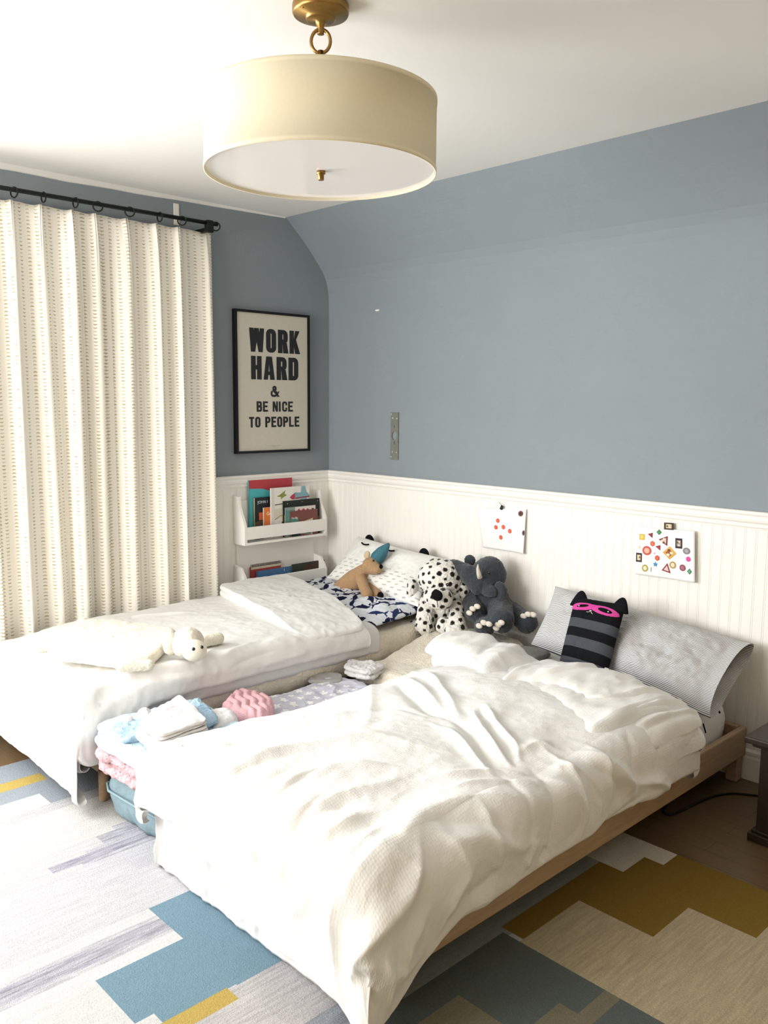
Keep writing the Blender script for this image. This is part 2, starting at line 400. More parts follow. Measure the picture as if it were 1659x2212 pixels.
# ------------------------------------------------------------------ materials of the setting
m_blue = mat('blue_grey_wall_paint', '#8b949a', 0.7, 0.03, 3, 0.25, 60, 0.004)
m_ceil = mat('white_ceiling_paint', '#efede8', 0.8, 0.01, 3, 0.35, 9, 0.006)
m_trim = mat('cream_white_trim_paint', '#f4f1eb', 0.45, 0.01, 6, 0.05, 40, 0.002)
m_warm = mat('warm_plaster', '#cdbb9c', 0.8)
def floor_material():
    m = bpy.data.materials.new('oak_floor'); m.use_nodes = True; nt = m.node_tree; N = nt.nodes; L = nt.links; p = N['Principled BSDF']
    p.inputs['Roughness'].default_value = 0.38
    tc = N.new('ShaderNodeTexCoord'); mp = N.new('ShaderNodeMapping'); L.new(tc.outputs['Object'], mp.inputs['Vector'])
    br = N.new('ShaderNodeTexBrick'); br.inputs['Scale'].default_value = 1.0; br.inputs['Brick Width'].default_value = 1.1; br.inputs['Row Height'].default_value = 0.083
    br.inputs['Mortar Size'].default_value = 0.0012; br.inputs['Color1'].default_value = (*lin('#6b553b'), 1); br.inputs['Color2'].default_value = (*lin('#715a3e'), 1); br.inputs['Mortar'].default_value = (*lin('#4c3b28'), 1)
    mp.inputs['Rotation'].default_value = (0, 0, 0); L.new(mp.outputs[0], br.inputs['Vector'])
    n = N.new('ShaderNodeTexNoise'); n.inputs['Scale'].default_value = 6; n.inputs['Detail'].default_value = 6
    m2 = N.new('ShaderNodeMapping'); m2.inputs['Scale'].default_value = (1, 14, 1); L.new(tc.outputs['Object'], m2.inputs['Vector']); L.new(m2.outputs[0], n.inputs['Vector'])
    mr = N.new('ShaderNodeMapRange'); mr.inputs['To Min'].default_value = 0.7; mr.inputs['To Max'].default_value = 1.25; L.new(n.outputs['Fac'], mr.inputs['Value'])
    mx = N.new('ShaderNodeMix'); mx.data_type = 'RGBA'; mx.blend_type = 'MULTIPLY'; mx.inputs['Factor'].default_value = 1
    L.new(br.outputs['Color'], mx.inputs['A']); L.new(mr.outputs[0], mx.inputs['B']); L.new(mx.outputs['Result'], p.inputs['Base Color'])
    return m
m_floor = floor_material()

# ------------------------------------------------------------------ room shell
XR, YB, H = 5.1, -4.75, 2.5
struct(MB().box(-0.1, XR+0.1, YB-0.1, 0.1, -0.12, 0.0).build('floor', m_floor))
struct(MB().box(-0.1, XR+0.1, YB-0.1, -0.30, H, H+0.12).build('ceiling', m_ceil))
# the long wall: upright to about 2.1 m, then curving inwards up to the ceiling
prof = [(0.0, 0.0), (0.0, 1.0), (0.0, 2.05), (-0.003, 2.11), (-0.010, 2.15), (-0.024, 2.19), (-0.046, 2.228), (-0.085, 2.276), (-0.124, 2.321), (-0.186, 2.385), (-0.255, 2.449), (-0.312, 2.5), (-0.33, 2.56), (0.12, 2.56), (0.12, 0.0)]
mb = MB(); n = len(prof)
mb.add([(x, y, z) for x in (-0.1, XR+0.1) for y, z in prof], [(i, (i+1) % n, n+(i+1) % n, n+i) for i in range(n)]+[tuple(range(n)), tuple(range(2*n-1, n-1, -1))])
w = struct(mb.build('wall_right', m_blue, smooth=False))
mb = MB()
for b in ((-3.85, 0.12, 0, 0.70), (-3.85, 0.12, 2.14, 2.56), (-2.45, 0.12, 0.70, 2.14), (YB-0.1, -3.85, 0, 2.56)):
    mb.box(-0.1, 0.0, *b)
struct(mb.build('wall_left', m_blue))
mb = MB()
for b in ((-3.85, -3.79, 0.70, 2.14), (-2.51, -2.45, 0.70, 2.14), (-3.17, -3.13, 0.76, 2.08), (-3.79, -2.51, 0.70, 0.76), (-3.79, -2.51, 2.08, 2.14)):
    mb.box(-0.09, -0.04, *b)
w2 = struct(mb.build('window_2', m_trim))
struct(MB().box(XR, XR+0.1, YB-0.1, 0.12, 0.0, 2.56).build('wall_opposite', m_warm))
mb = MB()     # wall behind the camera, with the window opening
for b in ((-0.1, 0.25, 0, 2.56), (2.05, XR+0.1, 0, 2.56), (0.25, 2.05, 0, 0.75), (0.25, 2.05, 2.17, 2.56)):
    mb.box(b[0], b[1], YB-0.1, YB, b[2], b[3])
struct(mb.build('wall_back', m_warm))
mb = MB()
for b in ((0.25, 0.31, 0.75, 2.17), (1.99, 2.05, 0.75, 2.17), (1.13, 1.17, 0.75, 2.17), (0.25, 2.05, 0.75, 0.81), (0.25, 2.05, 2.11, 2.17), (0.25, 2.05, 1.44, 1.48)):
    mb.box(b[0], b[1], YB-0.07, YB-0.02, b[2], b[3])
w1 = struct(mb.build('window_1', m_trim))
m_glass = bpy.data.materials.new('window_glass'); m_glass.use_nodes = True; gn = m_glass.node_tree
tr_ = gn.nodes.new('ShaderNodeBsdfTransparent'); gl_ = gn.nodes.new('ShaderNodeBsdfGlossy'); gl_.inputs['Roughness'].default_value = 0.02; mx_ = gn.nodes.new('ShaderNodeMixShader'); mx_.inputs[0].default_value = 0.06
gn.links.new(tr_.outputs[0], mx_.inputs[1]); gn.links.new(gl_.outputs[0], mx_.inputs[2]); gn.links.new(mx_.outputs[0], gn.nodes['Material Output'].inputs['Surface'])
for b in ((-3.79, -3.17), (-3.13, -2.51)): MB().box(-0.067, -0.063, b[0], b[1], 0.76, 2.08).build('window_pane', m_glass, w2)
for b in ((0.31, 1.13), (1.17, 1.99)):
    for z0, z1 in ((0.81, 1.44), (1.48, 2.11)): MB().box(b[0], b[1], YB-0.047, YB-0.043, z0, z1).build('window_pane', m_glass, w1)
# narrow white strip where the ceiling paint runs down onto the left wall
mb = MB(); V = []; F = []
ys = np.linspace(YB, -0.315, 40)
for i, y in enumerate(ys):
    t = min(1.0, (-y-0.3)/1.1); h = 0.006+0.020*t; d = 0.003+0.004*t
    wob = 0.0012*math.sin(y*17)+0.001*math.sin(y*41)
    V += [(0, y, H), (0, y, H-h+wob), (d, y, H-h+0.002+wob), (d+0.004, y, H)]
    if i: F += [(4*i-4+k, 4*i-4+(k+1) % 4, 4*i+(k+1) % 4, 4*i+k) for k in range(4)]
struct(mb.add(V, F).build('trim_1', m_ceil))
# beadboard wainscot with a chair rail
def beadboard(name, p0, ax, nrm, length, z0, z1, pitch=0.0445):
    """strip of boards along ax starting at p0; nrm points into the room"""
    ax = V3(ax); nrm = V3(nrm); pts = []; x = 0.0
    while x < length:
        for dx, d in ((0, 0.010), (pitch-0.011, 0.010), (pitch-0.0095, 0.0087), (pitch-0.0085, 0.0087), (pitch-0.0072, 0.0098), (pitch-0.0040, 0.0098), (pitch-0.0028, 0.0087), (pitch-0.0018, 0.0087)):
            pts.append((min(x+dx, length), d))
        x += pitch
    V = []; F = []
    for i, (s, d) in enumerate(pts):
        q = V3(p0)+ax*s+nrm*d; V += [(q[0], q[1], z0), (q[0], q[1], z1)]
        if i: F.append((2*i-2, 2*i, 2*i+1, 2*i-1))
    n = len(V); a = V3(p0); b = V3(p0)+ax*length
    V += [(a[0], a[1], z0), (a[0], a[1], z1), (b[0], b[1], z0), (b[0], b[1], z1)]
    F += [(n, n+1, n+3, n+2)]
    return struct(MB().add(V, F).build(name, m_trim))
beadboard('trim_2', (0.010, 0, 0), (1, 0, 0), (0, -1, 0), XR-0.01, 0.10, 1.03)
beadboard('trim_3', (0, -0.010, 0), (0, -1, 0), (1, 0, 0), 2.40, 0.10, 1.03)
beadboard('trim_6', (0, -2.412, 0), (0, -1, 0), (1, 0, 0), -YB-2.42, 0.10, 0.66)
def moulding(name, prof, horiz):
    """profile (out, z) swept along the long wall ('x') or the left wall ('y')"""
    V = []; n = len(prof)
    for e in (0, 1):
        for d, z in prof:
            if horiz == 'x': V.append((d if e == 0 else XR, -d, z))
            else: V.append((d, -d if e == 0 else -2.42, z))
    F = [(i, (i+1) % n, n+(i+1) % n, n+i) for i in range(n)]+[tuple(range(n)), tuple(range(2*n-1, n-1, -1))]
    return struct(MB().add(V, F).build(name, m_trim))
rail = [(0, 1.078), (0.026, 1.078), (0.030, 1.073), (0.030, 1.066), (0.026, 1.062), (0.024, 1.055), (0.025, 1.046), (0.022, 1.036), (0.016, 1.029), (0.015, 1.024), (0.0175, 1.021), (0.0175, 1.016), (0.014, 1.013), (0.012, 1.006), (0, 1.006)]
moulding('trim_4', rail, 'x'); moulding('trim_5', rail, 'y')
base = [(0, 0.125), (0.013, 0.125), (0.018, 0.117), (0.018, 0.108), (0.016, 0.100), (0.018, 0.09), (0.018, 0), (0, 0)]
moulding('baseboard_right', base, 'x'); moulding('baseboard_left', base, 'y')

# ------------------------------------------------------------------ rug
def build_rug():
    x0, x1, y0, y1 = 0.505, 3.95, -4.3, -0.785
    WH, CR, GB, BL, GO, GD, DK, LG = '#b9b7b6', '#b3a588', '#858c92', '#6a8391', '#7a6129', '#a6904f', '#585f5d', '#787260'
    R = [(x0, x1, y0, y1, WH, .35), (x0, 0.85, y0, y1, GB, .12), (0.84, 0.96, -2.14, y1, GB, .12), (0.85, 0.955, y0, -2.14, '#c6c4c3', .05),
         (0.955, 1.02, y0, y1, '#a9a9a9', .3), (0.67, 0.745, -2.75, -2.066, GD, .05),
         (1.02, 1.30, y0, y1, '#bfbcb8', .3), (1.27, 1.30, -2.06, y1, '#b2b0b3', .8), (1.30, 1.36, -2.13, y1, '#acabb1', 1.0), (1.36, 1.385, -2.20, y1, '#b5b4b8', .7), (1.385, 1.43, -2.33, y1, '#a4a3ac', 1.0), (1.43, 1.455, -2.24, y1, '#b0afb4', .8), (1.45, 1.80, y0, y1, '#b5b4b7', .3),
         (1.80, 1.845, y0, -2.2, '#bebcbb', .25), (1.845, 1.862, y0, -2.2, '#b3b2b5', .7), (1.862, 1.925, y0, -2.2, '#a5a4ac', .9), (1.925, 1.945, y0, -2.2, '#b3b2b5', .7), (1.945, 1.995, y0, -2.2, '#c0bebd', .2),
         (1.995, 2.6, y0, -2.46, '#bfbdbb', .25), (1.80, 2.255, -2.205, y1, BL, .10), (1.993, 2.25, -2.46, -2.2, BL, .10), (2.203, 2.245, -2.72, -2.41, '#bfbdbb', .2),
         (2.245, 2.30, -2.75, -2.23, GD, .05), (2.255, 2.48, -2.23, y1, '#adaaa9', .5), (2.30, 2.48, y0, -2.2, '#b2afad', .5), (2.48, 2.72, y0, -1.97, '#8a9096', .7),
         (2.48, 2.60, -2.0, y1, '#8d9190', .2), (2.50, 2.645, -1.01, y1, '#c4beb2', .15), (2.50, 2.712, -0.878, y1, '#c4beb2', .15),  # first entry: under-bed shadow painted into the rug as a grey strip
         (2.645, 3.95, -1.52, -0.878, CR, .45), (2.645, 2.88, -1.247, -0.878, GO, .06), (2.712, 3.08, -1.041, y1, GO, .06), (3.08, 3.95, -0.96, y1, GO, .06), (2.56, 2.638, -1.52, -1.01, GO, .06), (2.63, 2.65, -1.247, -1.01, GO, .06),
         (2.638, 3.95, -1.536, -1.247, CR, .45), (2.88, 3.95, -1.3, -1.041, CR, .45), (3.08, 3.95, -1.3, -0.96, CR, .45),
         (2.58, 3.95, y0, -1.536, DK, .06), (2.665, 2.952, -2.6, -1.821, LG, .2), (2.855, 2.952, -1.821, -1.66, LG, .2), (2.908, 2.952, -1.66, -1.536, LG, .2), (2.952, 3.3, -2.6, -2.0, LG, .2), (3.3, 3.95, y0, -1.7, CR, .4)]
    xs = sorted({q for r in R for q in r[:2]} | set(np.linspace(x0, x1, 40).round(3))); ys = sorted({q for r in R for q in r[2:4]} | set(np.linspace(y0, y1, 40).round(3)))
    xc = (np.array(xs[:-1])+np.array(xs[1:]))/2; yc = (np.array(ys[:-1])+np.array(ys[1:]))/2
    C = np.zeros((len(yc), len(xc), 3)); ST = np.zeros((len(yc), len(xc)))
    for a, b, c, d, col, st in R:
        k = np.outer((yc > c) & (yc < d), (xc > a) & (xc < b)); C[k] = lin(col); ST[k] = st
    X, Y = np.meshgrid(xs, ys); P = np.stack([X, Y, 0*X+0.014], -1)
    m = bpy.data.materials.new('woven_rug'); m.use_nodes = True; nt = m.node_tree; N = nt.nodes; L = nt.links; p = N['Principled BSDF']
    p.inputs['Roughness'].default_value = 0.95; p.inputs['Specular IOR Level'].default_value = 0.1
    at = N.new('ShaderNodeAttribute'); at.attribute_name = 'col'; a2 = N.new('ShaderNodeAttribute'); a2.attribute_name = 'heather'
    tc = N.new('ShaderNodeTexCoord'); mp = N.new('ShaderNodeMapping'); mp.inputs['Scale'].default_value = (95, 7, 1); L.new(tc.outputs['Object'], mp.inputs['Vector'])
    n1 = N.new('ShaderNodeTexNoise'); n1.inputs['Scale'].default_value = 1.0; n1.inputs['Detail'].default_value = 5; n1.inputs['Roughness'].default_value = 0.7; L.new(mp.outputs[0], n1.inputs['Vector'])
    mr = N.new('ShaderNodeMapRange'); mr.inputs['From Min'].default_value = 0.40; mr.inputs['From Max'].default_value = 0.66; L.new(n1.outputs['Fac'], mr.inputs['Value'])
    n3 = N.new('ShaderNodeTexNoise'); n3.inputs['Scale'].default_value = 260; n3.inputs['Detail'].default_value = 2; L.new(tc.outputs['Object'], n3.inputs['Vector'])
    mu = N.new('ShaderNodeMath'); mu.operation = 'MULTIPLY'; L.new(mr.outputs[0], mu.inputs[0]); L.new(a2.outputs['Fac'], mu.inputs[1])
    mx = N.new('ShaderNodeMix'); mx.data_type = 'RGBA'; mx.blend_type = 'MULTIPLY'; mx.inputs['B'].default_value = (0.46, 0.45, 0.49, 1)
    L.new(mu.outputs[0], mx.inputs['Factor']); L.new(at.outputs['Color'], mx.inputs['A'])
    mr2 = N.new('ShaderNodeMapRange'); mr2.inputs['From Min'].default_value = 0.3; mr2.inputs['From Max'].default_value = 0.7; mr2.inputs['To Min'].default_value = 0.88; mr2.inputs['To Max'].default_value = 1.07; L.new(n3.outputs['Fac'], mr2.inputs['Value'])
    m3 = N.new('ShaderNodeMix'); m3.data_type = 'RGBA'; m3.blend_type = 'MULTIPLY'; m3.inputs['Factor'].default_value = 1; L.new(mx.outputs['Result'], m3.inputs['A']); L.new(mr2.outputs[0], m3.inputs['B'])
    L.new(m3.outputs['Result'], p.inputs['Base Color'])
    b = N.new('ShaderNodeBump'); b.inputs['Strength'].default_value = 0.45; b.inputs['Distance'].default_value = 0.005; L.new(n3.outputs['Fac'], b.inputs['Height']); L.new(b.outputs[0], p.inputs['Normal'])
    o = grid_mesh('rug', P, m, None, None, C.reshape(-1, 3), smooth=False)
    h = o.data.attributes.new('heather', 'FLOAT', 'FACE'); h.data.foreach_set('value', ST.reshape(-1).astype('f'))
    bm = bmesh.new(); bm.from_mesh(o.data); bd = [e for e in bm.edges if e.is_boundary]
    r = bmesh.ops.extrude_edge_only(bm, edges=bd)
    for q in r['geom']:
        if isinstance(q, bmesh.types.BMVert): q.co.z = 0.001
    bm.to_mesh(o.data); bm.free()
    return tag(o, 'large patchwork rug of white, blue, grey and mustard blocks under both beds', 'rug')
build_rug()

# ------------------------------------------------------------------ ceiling lamp
m_brass = mat('aged_brass', '#9a7a48', 0.34, 0.12, 14, metal=1.0)
m_shade = mat('cream_lamp_linen', '#f2e9d0', 0.9, 0.02, 120, 0.05, 300, 0.001, trans=0.25)
m_diff = mat('white_diffuser', '#f0ebe6', 0.12, spec=0.5)
LX, LY = 2.143, -1.832
t = thing('ceiling_lamp', 'drum ceiling lamp with cream fabric shade hanging from a brass ring', 'lamp', (LX, LY, 2.5))
c = (LX, LY, 0)
MB().lathe([(0.0, 2.5), (0.070, 2.5), (0.073, 2.495), (0.073, 2.478), (0.070, 2.472), (0.040, 2.468), (0.038, 2.462), (0.034, 2.459), (0.014, 2.457), (0.012, 2.449), (0.0075, 2.440), (0.0085, 2.429), (0.009, 2.426), (0.0, 2.425)], c, 48, caps=False).build('ceiling_canopy', m_brass, t, True, 1e-6)
for q in (0.6, 2.7, 4.8):
    MB().ball((LX+0.062*math.cos(q), LY+0.062*math.sin(q), 2.4735), 0.004, 10).build('screw', m_brass, t, True)
rx = Vector((0.72, 0.69, 0))
MB().tube([(LX+rx.x*0.025*math.cos(a), LY+rx.y*0.025*math.cos(a), 2.409+0.029*math.sin(a)) for a in np.linspace(0, 2*math.pi, 36, endpoint=False)], 0.0045, 10, True).build('ring', m_brass, t, True)
MB().lathe([(0.0, 2.386), (0.008, 2.386), (0.0085, 2.366), (0.011, 2.362), (0.011, 2.356), (0.004, 2.354), (0.004, 2.080), (0.0, 2.080)], c, 20, caps=False).build('stem', m_brass, t, True, 1e-6)
ZB, ZT, RS = 2.080, 2.264, 0.303
MB().lathe([(RS-0.003, ZB), (RS, ZB), (RS, ZB+0.012), (RS-0.0015, ZB+0.0125), (RS-0.0015, ZT-0.0125), (RS, ZT-0.012), (RS, ZT), (RS-0.003, ZT), (RS-0.003, ZB)], c, 128, caps=False).build('lamp_shade', m_shade, t, True, 1e-6)
d = MB().lathe([(0.0, ZB+0.008), (RS-0.004, ZB+0.008), (RS-0.004, ZB+0.012), (0.0, ZB+0.012)], c, 96, caps=False).build('diffuser', m_diff, t, False, 1e-6)
mb = MB()
for k in range(3):
    a = k*2.094; mb.tube([(LX, LY, ZT-0.012), (LX+(RS-0.004)*math.cos(a), LY+(RS-0.004)*math.sin(a), ZT-0.012)], 0.0025, 8)
mb.build('spider_frame', m_brass, t, True)
MB().lathe([(0.0, ZB+0.008), (0.011, ZB+0.008), (0.012, ZB+0.004), (0.012, ZB+0.001), (0.008, ZB-0.001), (0.008, ZB-0.013), (0.007, ZB-0.015), (0.0, ZB-0.015)], c, 24, caps=False).build('finial', m_brass, t, True, 1e-6)

# ------------------------------------------------------------------ curtain, rod and rings
m_iron = mat('black_iron', '#1b1d1a', 0.5, 0.1, 40, 0.1, 120, 0.001, metal=0.3)
ZR, XROD = 2.37, 0.12
t = thing('curtain_rod', 'black iron curtain rod along the top of the left wall', 'curtain rod', (XROD, -1.8, ZR))
MB().tube([(XROD, -2.6, ZR), (XROD, -0.838, ZR)], 0.0098, 14).build('rod', m_iron, t, True)
MB().box(XROD-0.016, XROD+0.016, -0.905, -0.868, ZR-0.045, ZR+0.013, 0.003).build('end_bracket', m_iron, t)
MB().box(0.001, XROD-0.012, -0.898, -0.876, ZR-0.04, ZR-0.02, 0.003).build('wall_return', m_iron, t)
t2 = None
ring_y = [(-1.849, 0.35), (-1.723, 0.05), (-1.579, 0.12), (-1.474, 1.25), (-1.317, 1.1), (-1.161, 0.08), (-1.040, 0.75), (-0.847, 1.0)]
names = ['leftmost black curtain ring on the rod, seen nearly edge-on', 'second curtain ring from the left, a thin edge-on line', 'third curtain ring from the left, edge-on just before the two open rings',
         'fourth curtain ring from the left, the left one of the two wide open rings', 'fifth curtain ring from the left, the right one of the two wide open rings', 'sixth curtain ring from the left, edge-on right of the two open rings',
         'seventh curtain ring from the left, in front of the white wall plate', 'last curtain ring at the right, beyond the rod bracket']
for i, (y, a) in enumerate(ring_y):
    dx, dy = math.cos(a), math.sin(a)
    cz = ZR-0.0105
    o = MB().tube([(0.021*dx*math.cos(q), 0.021*dy*math.cos(q), 0.021*math.sin(q)) for q in np.linspace(0, 2*math.pi, 28, endpoint=False)], 0.0034, 8, True).build('curtain_ring', m_iron, None, True)
    o.location = (XROD, y, cz); tag(o, names[i], 'curtain ring', 'curtain rings')
def curtain():
    y0, y1 = -2.42, -0.838; n = 800; mrow = 90
    s = np.linspace(y0, y1, n); pl = np.array([-2.39, -2.25, -2.12, -1.985]+[q[0] for q in ring_y]+[-0.885])
    # phase of every point relative to its pleat
    mids = (pl[1:]+pl[:-1])/2; idx = np.searchsorted(mids, s)
    lo = np.concatenate([[y0-0.03], mids])[idx]; hi = np.concatenate([mids, [y1+0.01]])[idx]; ph = np.where(s < pl[idx], (s-pl[idx])/(pl[idx]-lo), (s-pl[idx])/(hi-pl[idx]))
    rng = np.random.RandomState(4); amp = rng.uniform(0.75, 1.2, len(pl)); wd = rng.uniform(-0.12, 0.12, len(pl)); dr = rng.uniform(-0.022, 0.022, len(pl)); sub = rng.uniform(0.15, 0.5, len(pl))
    rows = []
    for z in np.linspace(2.335, 0.03, mrow):
        t = (2.335-z)/2.3; top = math.exp(-(2.335-z)/0.12)
        pin = np.exp(-(ph/0.13)**2)*(1-0.55*np.exp(-(ph/0.035)**2))      # pinched pleat with a cleft
        soft = 0.5+0.5*np.cos(np.pi*np.clip(ph*(1-0.15*t)+wd[idx]*t, -1, 1)); soft2 = 0.5+0.5*np.cos(2*np.pi*ph+2.0*wd[idx]*8)
        fold = (soft**1.5)*(1-sub[idx]*0.5)+soft2*sub[idx]*0.35
        lap = np.exp(-((ph-0.42)/0.10)**2)*(0.4+sub[idx])
        x = 0.056+top*0.040*pin+(1-top)*((0.056+0.012*t)*np.minimum(fold*amp[idx], 1.12)-0.020*lap)
        y = s+dr[idx]*t*np.sin(np.pi*(ph+1)/2)+ (1-top)*0.010*np.sin(3*ph+idx)*np.cos(ph*np.pi/2) + 0.02*t*((s-y0)/(y1-y0))*0.0
        rows.append(np.stack([x, y, np.full(n, z+0.002*np.sin(ph*3)*top)], -1))
    P = np.array(rows); r = P[mrow//2]; arc = np.concatenate([[0], np.cumsum(np.linalg.norm(np.diff(r[:, :2], axis=0), axis=1))])
    U = np.repeat(arc[None], mrow, 0); uv = np.stack([U, P[..., 2]], -1)
    m = bpy.data.materials.new('cream_curtain_print'); m.use_nodes = True; nt = m.node_tree; N = nt.nodes; L = nt.links; p = N['Principled BSDF']
    p.inputs['Roughness'].default_value = 0.9; p.inputs['Specular IOR Level'].default_value = 0.1
    u = N.new('ShaderNodeUVMap'); sp = N.new('ShaderNodeSeparateXYZ'); L.new(u.outputs[0], sp.inputs[0])
    def ma(op, a, b=None, c=None):
        q = N.new('ShaderNodeMath'); q.operation = op
        for k, v in enumerate((a, b, c)):
            if v is None: continue
            if isinstance(v, (int, float)): q.inputs[k].default_value = v
            else: L.new(v, q.inputs[k])
        return q.outputs[0]
    CU, CV = 0.044, 0.0160
    uu = ma('DIVIDE', sp.outputs[0], CU); fu = ma('FRACT', uu); iu = ma('FLOOR', uu); vv = ma('DIVIDE', sp.outputs[1], CV); fv = ma('FRACT', vv); iv = ma('FLOOR', vv)
    dx = ma('MULTIPLY', ma('SUBTRACT', fu, 0.5), CU); par = ma('MODULO', iu, 2.0); sgn = ma('SUBTRACT', ma('MULTIPLY', par, 2.0), 1.0)
    dy = ma('MULTIPLY', ma('MULTIPLY', ma('SUBTRACT', fv, 0.5), CV), sgn); dy2 = ma('ADD', dy, 0.0035)
    rr = ma('SQRT', ma('ADD', ma('MULTIPLY', dx, dx), ma('MULTIPLY', ma('MULTIPLY', dy2, dy2), 1.9)))
    k = ma('MULTIPLY', ma('LESS_THAN', rr, 0.0092), ma('GREATER_THAN', ma('ADD', dy, ma('MULTIPLY', ma('ABSOLUTE', dx), 0.12)), -0.0028))
    cx = N.new('ShaderNodeCombineXYZ'); L.new(iu, cx.inputs[0]); L.new(iv, cx.inputs[1]); wn = N.new('ShaderNodeTexWhiteNoise'); wn.noise_dimensions = '2D'; L.new(cx.outputs[0], wn.inputs['Vector'])
    st = ma('MULTIPLY', k, ma('ADD', ma('MULTIPLY', wn.outputs['Value'], 0.40), 0.38))
    mx = N.new('ShaderNodeMix'); mx.data_type = 'RGBA'; mx.inputs['A'].default_value = (*lin('#f3eee3'), 1); mx.inputs['B'].default_value = (*lin('#a08e62'), 1); L.new(st, mx.inputs['Factor'])
    L.new(mx.outputs['Result'], p.inputs['Base Color'])
    n2 = N.new('ShaderNodeTexNoise'); n2.inputs['Scale'].default_value = 900; L.new(u.outputs[0], n2.inputs['Vector']); b = N.new('ShaderNodeBump'); b.inputs['Strength'].default_value = 0.15; b.inputs['Distance'].default_value = 0.002
    L.new(n2.outputs['Fac'], b.inputs['Height']); L.new(b.outputs[0], p.inputs['Normal'])
    o = grid_mesh('curtain', P, m, None, uv)
    s = o.modifiers.new('thickness', 'SOLIDIFY'); s.thickness = 0.0015; s.offset = -1
    return tag(o, 'long cream pleated curtain printed with tan half-moon columns on the left wall', 'curtain')
curtain()
tag(MB().box(0.0, 0.006, -1.017, -0.987, 2.36, 2.465, 0.002).build('wall_plate', m_trim), 'small white metal plate on the wall above the curtain rod', 'bracket')

# ------------------------------------------------------------------ framed poster with block letters
def arc_ring(x0, y0, x1, y1, rad, tx, ty, nseg=6):
    """outer and inner rounded rectangles with matching points; rad = bl, br, tr, tl"""
    def path(a0, b0, a1, b1, rs):
        out = []
        for (cx, cy, s0), r in zip(((a0, b0, math.pi), (a1, b0, 1.5*math.pi), (a1, b1, 0), (a0, b1, 0.5*math.pi)), rs):
            sx = 1 if cx == a0 else -1; sy = 1 if cy == b0 else -1
            for k in range(nseg+1):
                an = s0+0.5*math.pi*k/nseg; out.append((cx+sx*r+r*math.cos(an), cy+sy*r+r*math.sin(an)))
        return out
    o = path(x0, y0, x1, y1, rad); i = path(x0+tx, y0+ty, x1-tx, y1-ty, [max(r-min(tx, ty)*1.1, 0.0003) if r > 0.001 else 0.0003 for r in rad]); return o, i
def letter(ch, x, y, w, h, t):
    """quads/polygons of a heavy condensed wood-type capital in the box (x, y, w, h), stem width t"""
    P = []; g = [0]; th = min(t*0.78, h*0.2); put = lambda q: (g.__setitem__(0, g[0]+1), P.append((g[0], q))); R = lambda a, b, c, d: put([(x+a, y+b), (x+c, y+b), (x+c, y+d), (x+a, y+d)]); G = lambda *q: put([(x+a, y+b) for a, b in q])
    def ring(a, b, c, d, rad, skip=()):
        o, i = arc_ring(a, b, c, d, rad, t, th); n = len(o); g[0] += 1
        for k in range(n):
            if k in skip: continue
            j = (k+1) % n; P.append((g[0], [(x+q[0], y+q[1]) for q in (o[k], o[j], i[j], i[k])]))
    r = min(w*0.42, h*0.25); e = 0.0005
    if ch == 'O': ring(0, 0, w, h, (r, r, r, r))
    elif ch == 'D': ring(0, 0, w, h, (e, r, r, e))
    elif ch == 'C': ring(0, 0, w, h, (r, r, r, r), (13,)); R(w-t, h*0.62, w, h-r); R(w-t, r, w, h*0.40)
    elif ch == 'H': R(0, 0, t, h); R(w-t, 0, w, h); R(t, h*0.42, w-t, h*0.42+th)
    elif ch == 'E': R(0, 0, t, h); [R(t, q, w*k, q+th) for q, k in ((0, 1), (h-th, 1), (h*0.43, 0.9))]
    elif ch == 'L': R(0, 0, t, h); R(t, 0, w, th)
    elif ch == 'I': R(0, 0, t, h)
    elif ch == 'T': R((w-t)/2, 0, (w+t)/2, h); R(0, h-th, w, h)
    elif ch == 'N': R(0, 0, t*.9, h); R(w-t*.9, 0, w, h); G((0, h), (t*1.05, h), (w, 0), (w-t*1.05, 0))
    elif ch in 'PRB':
        if ch == 'B': ring(0, h*0.46, w*.97, h, (e, h*.16, h*.2, e)); ring(0, 0, w, h*0.54+th*.2, (e, h*.2, h*.16, e))
        else:
            ring(0, h*0.40, w, h, (e, r, r, e)); R(0, 0, t, h*0.45)
            if ch == 'R': G((w*0.45, h*0.45), (w*0.98-t, 0), (w*1.06, 0), (w*0.9, h*0.45))
    elif ch == 'K': R(0, 0, t, h); G((t*.9, h*0.30), (t*.9, h*0.52), (w-t*1.05, h), (w*1.0, h), (w*.60, h*.56), (t*1.25, h*.36)); G((w*.36, h*0.48), (w*.60, h*.68), (w*1.05, 0), (w-t*1.05, 0))
    elif ch == 'A': G((0, 0), (t*.95, 0), (w*.5+t*.12, h), (w*.5-t*.62, h)); G((w, 0), (w-t*1.05, 0), (w*.5-t*.12, h), (w*.5+t*.62, h)); R(w*.25, h*.2, w*.75, h*.2+th*.8)
    elif ch == 'W':
        q = w/4
        for a, b in ((0, 1), (2, 1), (2, 3), (4, 3)):
            xa = a*q*0.97; xb = b*q; s = t*.48
            G((xa-s*(a > 0)*1+(0 if a else 0), h), (xa+s*(1 if a < 4 else 0)+(s if a == 0 else 0)-(0 if a < 4 else 0), h), (xb+s*.95, 0), (xb-s*.95, 0)) if a < 4 else G((w, h), (w-2*s, h), (xb-s*.95, 0), (xb+s*.95, 0))
    elif ch == '&':
        t0 = t; t = t*.85; ring(w*.2, h*.52, w*.68, h, (w*.2, w*.2, w*.22, w*.22)); ring(0, 0, w*.78, h*.58, (w*.28, w*.3, w*.25, w*.25), (13, 19, 20)); t = t0
        G((w*.2, h*.56), (w*.42, h*.62), (w*1.03, h*.04), (w*.78, 0)); G((w*.62, h*.16), (w*.74, h*.06), (w*1.0, h*.5), (w*.84, h*.5))
    return P
